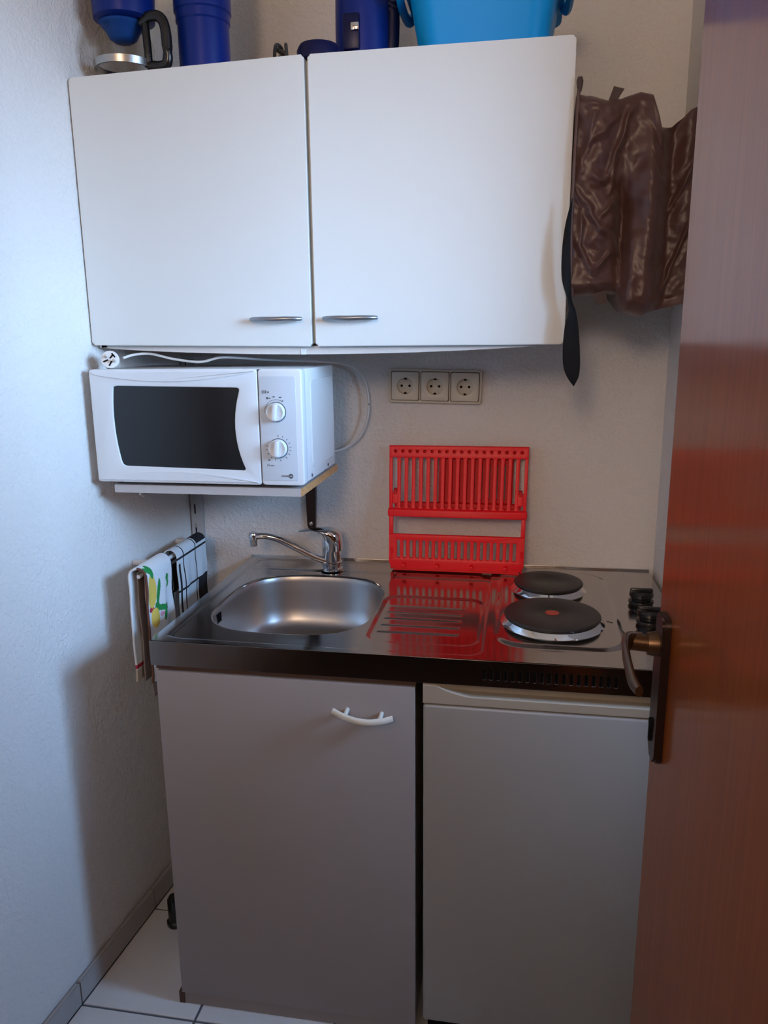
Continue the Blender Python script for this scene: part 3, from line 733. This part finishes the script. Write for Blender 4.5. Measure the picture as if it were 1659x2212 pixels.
# control panel
pn = holed('control_panel', rrect(SPx+.0010,MX1,MZ0,MZ1,.007,4), [], .030, .0028, M['mw'], mw, lambda u,v,w:(u,-.397-w,v))
holed('panel_face', rrect(SPx+.0035,MX1-.012,MZ0+.010,MZ1-.014,.004,4), [], .0010, .0003, M['mw_panel'], pn, lambda u,v,w:(u,-.4124-w,v))
link('door_gap', B(SPx-.0010,SPx+.0012,-.409,-.385,MZ0+.001,MZ1-.001), M['ink'], mw)
PF = -.4130
for kx,kz,ang in ((.214,1.2425,-8),(.2155,1.1715,-6)):
    bm = bmesh.new(); lathe(bm, [(.0195,PF+.0005),(.0195,PF-.002),(.0185,PF-.0025)], (kx,0,kz), 40, 'y'); dial = link('dial', bm, M['ink'], pn, True)
    bm = bmesh.new(); lathe(bm, [(.0182,PF-.0015),(.0180,PF-.010),(.0165,PF-.013),(.0150,PF-.0120),(.0,PF-.0105)], (kx,0,kz), 40, 'y', cap=False)
    link('dial_cap', bm, M['mw'], dial, True)
    bm = bmesh.new(); a = math.radians(ang)
    box(bm, -.0048,.0048,PF-.020,PF-.010,-.0160,.0160,bev=.0030,seg=3)
    for v in bm.verts:
        x,z = v.co.x,v.co.z; v.co.x = kx+x*math.cos(a)+z*math.sin(-a)*-1*-1; v.co.z = kz-x*math.sin(a)*-1*-1+z*math.cos(a)
    link('dial_grip', bm, M['mw'], dial, True)
# printed scale marks and symbols
bm = bmesh.new(); PY = -.4134
def tick(cx,cz,r0,r1,deg,w=.0006):
    a = math.radians(deg); d = Vector((math.sin(a),0,math.cos(a))); n = Vector((math.cos(a),0,-math.sin(a)))*w
    p = [Vector((cx,PY,cz))+d*r0+n, Vector((cx,PY,cz))+d*r0-n, Vector((cx,PY,cz))+d*r1-n, Vector((cx,PY,cz))+d*r1+n]
    vs_ = [bm.verts.new(q) for q in p]; bm.faces.new(vs_)
for k in (0,22,45,65,85,100,118,140,172,198,220,242,262,280): tick(.2155,1.1715,.0225,.0262,k)
for k in range(-95,32,6): 
    a0, a1 = math.radians(k), math.radians(k+6.2); R0,R1 = .0232,.0240
    bm.faces.new([bm.verts.new((.214+r*math.sin(a),PY,1.2425+r*math.cos(a))) for r,a in ((R0,a0),(R1,a0),(R1,a1),(R0,a1))])
def rectm(x,z,w,h): bm.faces.new([bm.verts.new((x+a*w/2,PY,z+b*h/2)) for a,b in ((-1,-1),(1,-1),(1,1),(-1,1))])
for q in ((.1905,1.2810,.0018,.006),(.1940,1.2810,.0018,.006),(.1870,1.2810,.0018,.006),(.1985,1.2805,.003,.003),(.1965,1.2690,.004,.004),(.2015,1.2688,.003,.002),(.2095,1.2715,.005,.002),(.2225,1.2705,.005,.002),(.2275,1.2640,.002,.002),
          (.1915,1.1375,.001,.005),(.1945,1.1375,.001,.005),(.2015,1.1365,.008,.0016),(.1955,1.1475,.004,.003)): rectm(*q)
for k in range(8): rectm(.2200+.0019*k, 1.1160, .0011, .0026 if k%3 else .0036)
bmd = [bm.verts.new((.2385+.0048*math.cos(2*math.pi*i/24),PY,1.1160+.0048*math.sin(2*math.pi*i/24))) for i in range(24)]; bm.faces.new(bmd)
tag(link('printed_marks', bm, M['ink'], pn), kind='stuff')
bm = bmesh.new(); PY = -.4136; rectm(.2370,1.1160,.0020,.0012); rectm(.2400,1.1160,.0020,.0012); link('emblem_mark', bm, M['mw'], pn)
for x,y in ((-.150,-.365),(.240,-.365),(-.150,-.175),(.240,-.175)):
    bm = bmesh.new(); lathe(bm, [(.010,SZ1),(.012,MZ0+.003)], (x,y,0), 20); link('foot', bm, M['black_pl'], mw, True)
# power cable, with plug lying on top of the casing
cb = link('power_cable', T([(.236,-.150,1.128),(.246,-.060,1.116),(.268,-.026,1.122),(.298,-.024,1.146),(.318,-.024,1.190),(.322,-.024,1.235),(.312,-.024,1.282),(.288,-.024,1.310),(.250,-.040,1.324),(.200,-.120,1.331),(.140,-.20,1.336),(.095,-.27,1.3425),(.060,-.30,1.3445),(.020,-.31,1.3360),(-.035,-.315,1.3420),(-.080,-.33,1.3535),(-.110,-.345,1.3520),(-.125,-.362,1.346)], .0027, 10, 8), M['cable'], mw, True)
bm = bmesh.new()
cb_c = Vector((-.1395,-.388,1.3435))
lathe(bm, [(.012,.026),(.0165,.020),(.0178,.004),(.0178,-.002),(.0150,-.0030)], (0,0,0), 28, 'y')
for v in bm.verts:
    q = Matrix.Rotation(math.radians(22),3,'Z')@Matrix.Rotation(math.radians(-15),3,'X')@v.co; v.co = q+cb_c
link('plug', bm, M['cable'], cb, True)
for dx in (-.0090,.0090):
    bm = bmesh.new(); lathe(bm, [(.0024,-.002),(.0024,-.0165),(.0015,-.0175)], (dx,0,0), 12, 'y')
    for v in bm.verts:
        q = Matrix.Rotation(math.radians(22),3,'Z')@Matrix.Rotation(math.radians(-15),3,'X')@Matrix.Rotation(math.radians(30),3,'Y')@v.co; v.co = q+cb_c
    link('plug_pin', bm, M['screw'], cb, True)
bm = bmesh.new()
for a_, b_ in (((-.013,-.005),(-.004,-.001)),((.004,.012),(.010,.004)),((-.002,-.013),(.003,-.004)),((.0,.002),(.006,.009))):
    tube(bm, [Vector((a_[0],-.0032,a_[1])),Vector((b_[0],-.0032,b_[1]))], .0016, 6)
for v in bm.verts:
    q = Matrix.Rotation(math.radians(22),3,'Z')@Matrix.Rotation(math.radians(-15),3,'X')@v.co; v.co = q+cb_c
link('plug_recess', bm, M['dark_gap'], cb)

# ------------------------------------------------------------------ towel rail and towels
RXT = -.104; RZ = .893
tr_ = empty('towel_rail', (RXT,-.25,RZ), 'white towel rail on the left wall carrying the two tea towels', 'towel rail')
bm = bmesh.new(); tube(bm, [Vector((RXT,-.414,RZ)),Vector((RXT,-.25,RZ)),Vector((RXT,-.086,RZ))], .0042, 12); link('bar', bm, M['win'], tr_, True)
for y in (-.282,-.091):
    link('arm', B(lw(y)+.0012,RXT+.003,y-.005,y+.005,RZ-.014,RZ-.003,bev=.001), M['win'], tr_, True)
def towel(name, y0, y1, zfront, zback, rt, matfn, mats, label, ny=70, nz=170, amp=.004, seed=0., thick=.0035, taper=0.0):
    """cloth draped over the bar: s runs from the back hem over the bar to the front hem"""
    Lb, Lf = RZ-zback, RZ-zfront; arc = math.pi*rt; tot = Lb+arc+Lf
    bm = bmesh.new(); V = []
    for j in range(nz+1):
        s = tot*j/nz; row = []
        for i in range(ny+1):
            u = i/ny; y = y0+(y1-y0)*u
            if s < Lb: x, z, f = -rt, zback+s, -1
            elif s < Lb+arc:
                a = (s-Lb)/rt; x, z, f = -rt*math.cos(a), RZ+rt*math.sin(a), 0
            else: x, z, f = rt, RZ-(s-Lb-arc), 1
            dn = max(0, RZ-z)
            k = ss(0,.06,dn)
            wv = amp*k*(math.sin(y*70+seed+dn*6)+.6*math.sin(y*150+seed*2+dn*11))+.0012*k*math.sin(dn*60+seed)
            yy = y+taper*dn*(u-.5)*2*(1 if f>0 else .4)+.002*math.sin(dn*35+seed+u*2)*k
            if f < 0: wv = abs(wv)*.5
            row.append(bm.verts.new((RXT+x+(wv if f>=0 else -wv), yy, z)))
        V.append(row)
    for j in range(nz):
        for i in range(ny):
            f = bm.faces.new((V[j][i],V[j][i+1],V[j+1][i+1],V[j+1][i]))
            s = tot*(j+.5)/nz; f.material_index = matfn((i+.5)/ny, (s-Lb-arc/2), Lb, Lf)
    bmesh.ops.recalc_face_normals(bm, faces=bm.faces[:])
    me = bpy.data.meshes.new(name); bm.to_mesh(me); bm.free()
    for m_ in mats: me.materials.append(m_)
    for p in me.polygons: p.use_smooth = True
    o = bpy.data.objects.new(name, me); COL.objects.link(o)
    md_ = o.modifiers.new('thickness','SOLIDIFY'); md_.thickness = thick; md_.offset = 0
    return o
def ell(u,v,cu,cv,ru,rv,rot=0):
    a = math.radians(rot); x = (u-cu)*math.cos(a)+(v-cv)*math.sin(a); y = -(u-cu)*math.sin(a)+(v-cv)*math.cos(a)
    return (x/ru)**2+(y/rv)**2 < 1
def fruit(u, s, Lb, Lf):
    # u 0..1 across (front edge of the towel to the back), s metres below the bar on the front
    U = u*.118; V = s
    if s < 0:
        q = Lb+math.pi*.019/2+s          # distance from the back hem
        if .030 < q < .037: return 5
        if q < .027: return 6
        return 0
    if u < .035: return 4
    for e_ in ((.012,.018,.016,.006,35),(.022,.022,.018,.007,75),(.006,.014,.010,.005,10)):
        if ell(U,V,*e_): return 2
    if ell(U,V,.022,.066,.0175,.038,-4): return 1
    if ell(U,V,.030,.128,.0150,.022,6): return 1
    if ell(U,V,.049,.076,.008,.030,12) or ell(U,V,.042,.106,.010,.012,0): return 2
    if ell(U,V,.060,.114,.022,.007,14) or ell(U,V,.073,.128,.006,.020,22): return 2
    if ell(U,V,.020,.107,.010,.006,0): return 5
    if ell(U,V,.058,.128,.009,.005,0): return 3
    if ell(U,V,.092,.056,.008,.009,0) or ell(U,V,.097,.072,.006,.009,8): return 2
    if ell(U,V,.085,.118,.003,.010,10): return 4
    return 0
t1 = towel('tea_towel', -.420,-.302,.655,.655,.019, fruit, [M['terry'],M['yel'],M['grn'],M['pnk'],M['brownc'],M['redc'],M['beigec']], '', 96, 240, amp=.0022, seed=1., thick=.0045)
tag(t1, 'white terry tea towel printed with yellow fruit and green leaves, hanging on the rail', 'towel', 'towels on the rail')
def checks(u, s, Lb, Lf):
    U = u*.165; q = .073; a = (U+.038)/q; b = (s+.100)/.078
    ia, ib = math.floor(a), math.floor(b); fa_, fb_ = a-ia, b-ib
    if (ia+ib*2) % 4 == 3 and not (fa_ < .10 or fb_ < .12 or fa_ > .95 or fb_ > .94): return 1
    if fa_ < .045 or fb_ < .055: return 1
    return 0
def checks2(u, s, Lb, Lf):
    U = u*.165; q = .068; off = .165-2*q+.002
    a = (U-off)/q; b = (s-.030+.078)/.078
    ia, ib = math.floor(a), math.floor(b); fa_, fb_ = a-ia, b-ib
    if ia < 0: return 1 if (.007 < U < .017 and s > .045) else (1 if fb_ < .055 else 0)
    line = fa_ < .06 or fb_ < .06
    blk = (ia==1 and ib==0) or (ia==1 and ib==2) or (ia==0 and ib==-1) or (ia==0 and ib==3) or (ia==1 and ib==-2)
    if blk and fa_ > .14 and fb_ < .90: return 1
    if blk: return 1 if line and fb_ >= .06 else (0 if not fb_ < .06 else 1)
    return 1 if line else 0
t2 = towel('tea_towel', -.262,-.097,.700,.720,.0165, checks2, [M['cotton'],M['blackc']], '', 150, 240, amp=.0012, seed=4.2, thick=.0022)
tag(t2, 'black and white checked tea towel hanging on the rail beside the worktop', 'towel', 'towels on the rail')
# taupe dishcloth folded inside the printed towel, hanging lower
RXs = RXT; 
t3 = towel('dish_cloth', -.404,-.322,.615,.650,.0085, lambda u,s,a,b:0, [M['taupe']], '', 24, 90, amp=.0012, seed=2.4, thick=.0020)
tag(t3, 'taupe dishcloth hanging inside the printed towel, its hem showing below it', 'cloth')

# ------------------------------------------------------------------ small black pipe stub by the skirting
bm = bmesh.new(); lathe(bm, [(.019,0.0002),(.021,.004),(.021,.012),(.0165,.016),(.0165,.070),(.012,.078)], (-.105,-.372,0), 28)
tag(centre(link('cabinet_foot', bm, M['black_pl'], None, True)), 'black plastic foot standing on the tiles left of the sink cabinet', 'foot')

# ------------------------------------------------------------------ things on top of the wall cabinet
ZC = CZ1-.004+.0004
# coffee machine: tower, filter basket, base
cm = empty('coffee_machine', (.02,-.20,ZC), 'navy blue filter coffee machine with ribbed tower on the wall cabinet', 'coffee machine')
tx, ty = .046,-.255
bm = bmesh.new(); lathe(bm, [(.050,ZC+.012),(.050,ZC+.104),(.0525,ZC+.107),(.0525,ZC+.122),(.0555,ZC+.125),(.0560,ZC+.30),(.050,ZC+.305)], (tx,ty,0), 48)
link('water_tower', bm, M['navy'], cm, True)
bm = bmesh.new(); prism(bm, rrect(-.160,.098,-.300,-.150,.030), ZC, ZC+.012, 'z'); link('base', bm, M['navy_dk'], cm, True)
bm = bmesh.new(); lathe(bm, [(.050,ZC+.108),(.058,ZC+.112),(.060,ZC+.150),(.062,ZC+.225),(.050,ZC+.24)], (-.103,-.287,0), 48); link('filter_basket', bm, M['navy'], cm, True)
link('top_arm', B(-.09,.04,-.29,-.22,ZC+.232,ZC+.262,bev=.006), M['navy'], cm, True)
link('rear_spine', B(-.018,.002,-.235,-.185,ZC+.010,ZC+.24,bev=.004), M['navy_dk'], cm, True)
# carafe
ca = empty('coffee_carafe', (-.108,-.287,ZC+.012), 'glass coffee carafe with black handle under the blue filter basket', 'carafe')
zc = ZC+.0125
bm = bmesh.new(); prof = [(.030,zc),(.053,zc+.003),(.058,zc+.012),(.060,zc+.030),(.059,zc+.050),(.052,zc+.070),(.044,zc+.084),(.042,zc+.090)]
inn = [(r-.0016,h+.0016) for r,h in prof][::-1]; inn[0] = (.0404,zc+.090)
lathe(bm, prof+inn, (-.108,-.287,0), 56); link('glass_body', bm, M['glassware'], ca, 'all')
bm = bmesh.new(); prof = [(.0560,zc+.0105),(.0596,zc+.0105),(.0606,zc+.0235),(.0594,zc+.0240)]; lathe(bm, prof, (-.108,-.287,0), 56, cap=False); link('steel_band', bm, M['steel_band'], ca, True)
bm = T([(-.062,-.300,zc+.088),(-.045,-.306,zc+.096),(-.022,-.310,zc+.094),(-.010,-.312,zc+.078),(-.007,-.312,zc+.045),(-.009,-.311,zc+.014),(-.024,-.308,zc+.008),(-.050,-.302,zc+.012)], .0088, 14, 7, flat=1.15); link('handle', bm, M['black_pl'], ca, True)
bm = T([(-.054,-.302,zc+.092),(-.052,-.303,zc+.06),(-.051,-.303,zc+.03),(-.052,-.302,zc+.010)], .0078, 12, 6, flat=1.0); link('handle_inner', bm, M['black_pl'], ca, True)
bm = bmesh.new(); lathe(bm, [(.018,zc+.062),(.026,zc+.067),(.033,zc+.080),(.0395,zc+.0865),(.045,zc+.093),(.044,zc+.0945)], (-.108,-.287,0), 40); link('filter_cone', bm, M['blue_film'], ca, True)
# kettle
ke = empty('kettle', (.365,-.235,ZC), 'dark blue electric kettle with chrome switch beside the pale blue basin', 'kettle')
kx, ky = .365,-.235
bm = bmesh.new(); lathe(bm, [(.056,ZC),(.060,ZC+.004),(.060,ZC+.020),(.056,ZC+.024),(.056,ZC+.085),(.054,ZC+.20),(.050,ZC+.225),(.030,ZC+.235)], (kx,ky,0), 56); link('body', bm, M['navy'], ke, True)
bm = bmesh.new(); box(bm, kx-.030,kx+.002,ky-.0615,ky-.045,ZC+.030,ZC+.092,bev=.003); pk = link('switch_panel', bm, M['navy_dk'], ke, True)
bm = bmesh.new(); box(bm, kx-.014,kx+.002,ky-.0665,ky-.060,ZC+.060,ZC+.074,bev=.0022); link('switch', bm, M['chrome'], pk, True)
bm = bmesh.new(); tube(bm, smoothpath([(kx+.040,ky-.010,ZC+.022),(kx+.054,ky-.012,ZC+.040),(kx+.057,ky-.012,ZC+.10),(kx+.055,ky-.012,ZC+.17),(kx+.045,ky-.010,ZC+.21)],8), .0135, 14); link('handle', bm, M['navy_dk'], ke, True)
# round blue base/lid
bm = bmesh.new(); lathe(bm, [(.036,ZC),(.041,ZC+.004),(.041,ZC+.022),(.036,ZC+.031),(.020,ZC+.036),(.012,ZC+.037)], (.294,-.318,0), 48)
tag(centre(link('jar_lid', bm, M['navy_dk'], None, True)), 'dark blue round lid lying left of the kettle', 'lid')
# crumpled bit of cord
bm = bmesh.new(); random.seed(3); c0 = Vector((.198,-.255,ZC+.024))
pts = [c0+Vector((random.uniform(-.018,.016),random.uniform(-.014,.014),random.uniform(-.0225,.040))) for _ in range(16)]
pts = [Vector((p.x+(.006),p.y,max(p.z,ZC+.003))) for p in pts]; tube(bm, smoothpath(pts,5), .0034, 8)
tag(centre(link('twisted_wire', bm, mat('grey_brown_wire',(.05,.045,.04),.5), None, True)), 'small tangle of dark wire on the cabinet top behind the door gap', 'wire')
# pale blue basin
wb_ = empty('washing_up_bowl', (.59,-.2,ZC), 'light blue plastic washing-up bowl with flared sides and rim grips', 'bowl')
bm = bmesh.new(); rings = []
def rr3(x0,x1,y0,y1,r,z): return [bm.verts.new((p[0],p[1],z)) for p in rrect(x0,x1,y0,y1,r,8)]
secs = [(.488,.704,-.315,-.085,.035,ZC),(.480,.712,-.325,-.075,.040,ZC+.006),(.468,.722,-.336,-.062,.045,ZC+.070),(.460,.732,-.343,-.052,.048,ZC+.118),(.450,.742,-.350,-.044,.050,ZC+.120),(.450,.742,-.350,-.044,.050,ZC+.126),(.462,.730,-.340,-.055,.046,ZC+.126),(.472,.719,-.333,-.066,.043,ZC+.070),(.484,.708,-.321,-.079,.038,ZC+.008)]
for s in secs: rings.append(rr3(*s))
for a,b in zip(rings, rings[1:]):
    n_ = len(a)
    for k in range(n_): bm.faces.new((a[k],a[(k+1)%n_],b[(k+1)%n_],b[k]))
bm.faces.new(rings[0][::-1]); bm.faces.new(rings[-1])
link('bowl_body', bm, M['cyan'], wb_, True)
for s in (-1,1):
    bm = bmesh.new(); x = .451 if s<0 else .741
    pts = smoothpath([(x+s*.001,-.315,ZC+.121),(x+s*.006,-.30,ZC+.110),(x+s*.009,-.27,ZC+.106),(x+s*.009,-.21,ZC+.106),(x+s*.006,-.18,ZC+.110),(x+s*.001,-.165,ZC+.121)],6)
    tube(bm, pts, .0075, 12, flat=1.4); link('rim_grip', bm, M['cyan'], wb_, True)

# ------------------------------------------------------------------ brown nylon bag hanging beside the cabinet
bg_ = empty('hanging_bag', (.86,-.28,1.79), 'crumpled brown nylon bag hanging between the wall cabinet and the door', 'bag')
def interp(tab, x):
    if x <= tab[0][0]: return tab[0][1]
    for (a,b),(c,d) in zip(tab, tab[1:]):
        if x <= c: t = (x-a)/(c-a); return b+(d-b)*t
    return tab[-1][1]
BX0, BX1 = .7625,.996
top = [(.7625,1.792),(.785,1.788),(.812,1.779),(.838,1.781),(.870,1.790),(.890,1.784),(.900,1.756),(.907,1.731),(.925,1.731),(.940,1.742),(.955,1.757),(.970,1.765),(.996,1.757)]
bot = [(.7625,1.451),(.812,1.455),(.838,1.459),(.848,1.457),(.852,1.437),(.862,1.423),(.894,1.415),(.915,1.424),(.958,1.434),(.996,1.445)]
def bagY(u, v):
    """u = x position, v 0 bottom .. 1 top: distance in front of the base plane"""
    d = .018+.012*math.exp(-((u-.800)/.03)**2)
    d += .026*math.exp(-((u-(.890+.006*v))/.017)**2)*(.55+.45*math.sin(math.pi*min(1,v*1.15)))   # main vertical fold
    d += .028*math.exp(-((u-.862)/.016)**2)*math.exp(-((v-.12)/.30)**2)
    d -= .034*math.exp(-((u-.852)/.012)**2)*math.exp(-((v-.30)/.26)**2)                           # deep valley
    d -= .030*ss(.905,.935,u)*(1-.35*ss(.93,.99,u))
    d += .012*math.exp(-((u-.955)/.014)**2)*v
    for (x1,v1,x2,v2,h,w) in ((.770,.52,.846,.22,.011,.006),(.772,.30,.800,.10,.007,.005),(.822,.62,.858,.92,.010,.006),(.775,.62,.792,.90,.007,.006),(.800,.60,.822,.60,.010,.008),
                              (.835,.20,.800,.12,.007,.006),(.838,.50,.812,.40,.008,.006),(.838,.78,.826,.52,.007,.005),(.925,.10,.965,.42,.010,.005),(.935,.55,.985,.80,.009,.007),(.785,.78,.835,.90,.006,.006),(.780,.46,.780,.20,.006,.004)):
        # ridge along a segment (v scaled to metres)
        ax,ay,bx,by = x1,v1*.34,x2,v2*.34; px,py = u,v*.34
        px += .004*noise.noise(Vector((u*45,v*14,7.7))); py += .012*noise.noise(Vector((u*40,v*12,2.2)))
        L2 = (bx-ax)**2+(by-ay)**2; t = max(0,min(1,((px-ax)*(bx-ax)+(py-ay)*(by-ay))/L2))
        dd = math.hypot(px-ax-t*(bx-ax),py-ay-t*(by-ay)); d += h*1.15*(math.exp(-(dd/(w*.95))**1.6)-.3*math.exp(-(dd/(w*2.4))**2))*(.55+.45*math.sin(math.pi*min(1,max(0,t))))
    d += .0085*noise.noise(Vector((u*20+v*2,v*5,1.3)))+.0045*noise.noise(Vector((u*38-v*7,v*10,4.1)))+.0014*noise.noise(Vector((u*95+v*12,v*30,3.3)))
    return d
NU, NV = 130, 170
bm = bmesh.new(); F = []; K = []
for i in range(NU+1):
    u = BX0+(BX1-BX0)*i/NU; zt, zb = interp(top,u)+.002*noise.noise(Vector((u*70,2,0))), interp(bot,u)+.002*noise.noise(Vector((u*60,7,0)))
    fr_ = []; bk = []
    for j in range(NV+1):
        v = j/NV; z = zb+(zt-zb)*v
        rnd = (min(1,v/.05)*min(1,(1-v)/.05))**.5 if 0 < v < 1 else 0
        xsft = (.0022*math.sin(math.pi*v)*-1)*(1-(u-BX0)/(BX1-BX0))
        y = -.350-bagY(u,v)*rnd
        xo = u+xsft
        fr_.append(bm.verts.new((xo,y,z)))
        edge = min(1,(i/NU)/.08)
        bk.append(bm.verts.new((u+xsft, -.330+(.17*edge**.5)*rnd, z)))
    F.append(fr_); K.append(bk)
for A_, fl_ in ((F,False),(K,True)):
    for i in range(NU):
        for j in range(NV):
            q = (A_[i][j],A_[i+1][j],A_[i+1][j+1],A_[i][j+1]); bm.faces.new(q[::-1] if fl_ else q)
for i in range(NU):
    bm.faces.new((K[i][0],K[i+1][0],F[i+1][0],F[i][0])); bm.faces.new((F[i][NV],F[i+1][NV],K[i+1][NV],K[i][NV]))
for j in range(NV):
    bm.faces.new((F[0][j],F[0][j+1],K[0][j+1],K[0][j])); bm.faces.new((K[NU][j],K[NU][j+1],F[NU][j+1],F[NU][j]))
link('bag_body', bm, M['bag'], bg_, 'all')
bm = T([(.7650,-.372,1.800),(.7635,-.374,1.74),(.7620,-.376,1.66),(.7618,-.376,1.58),(.7640,-.375,1.50),(.7685,-.370,1.452)], .0030, 10, 10); link('piping', bm, M['bag'], bg_, True)
bm = bmesh.new(); lathe(bm, [(.003,1.790),(.0052,1.800),(.0058,1.807),(.004,1.813)], (.766,-.372,0), 16); link('hanging_loop', bm, M['bag_dk'], bg_, True)
for pts in ([(.816,1.776),(.831,1.7765),(.842,1.794),(.824,1.799)], [(.806,1.460),(.828,1.460),(.832,1.440),(.815,1.435)]):
    bm = bmesh.new(); prism(bm, pts, -.360,-.356,'y'); link('loop_tab', bm, M['bag_dk'], bg_)
# black strap with a twist
bm = bmesh.new(); rows = []
sp_ = [(.7600,1.615,.0008,0),(.7545,1.570,.0050,10),(.7530,1.525,.0075,15),(.7555,1.480,.0085,20),(.7625,1.445,.0060,45),(.7680,1.425,.0075,30),(.7680,1.400,.0120,12),(.7690,1.365,.0150,5),(.7710,1.330,.0152,0),(.7740,1.308,.0105,-5),(.7765,1.291,.0006,-5)]
P4 = smoothpath([(a,0,b) for a,b,c,d in sp_],6); W4 = smoothpath([(c,0,d) for a,b,c,d in sp_],6)
for p,w in zip(P4,W4):
    a = math.radians(w.z); dx, dy = w.x*math.cos(a), w.x*math.sin(a)
    rows.append([bm.verts.new((p.x-dx,-.392-dy,p.z)),bm.verts.new((p.x,-.3945,p.z)),bm.verts.new((p.x+dx,-.392+dy,p.z)),bm.verts.new((p.x,-.3905,p.z))])
for a,b in zip(rows, rows[1:]):
    for k in range(4): bm.faces.new((a[k],a[(k+1)%4],b[(k+1)%4],b[k]))
bm.faces.new(rows[0]); bm.faces.new(rows[-1][::-1])
tag(link('strap', bm, M['strap'], bg_, True), 'twisted black strap with pointed end')

print('objects', len(bpy.data.objects), 'tris', sum(len(o.data.polygons) for o in bpy.data.objects if o.type=='MESH'))
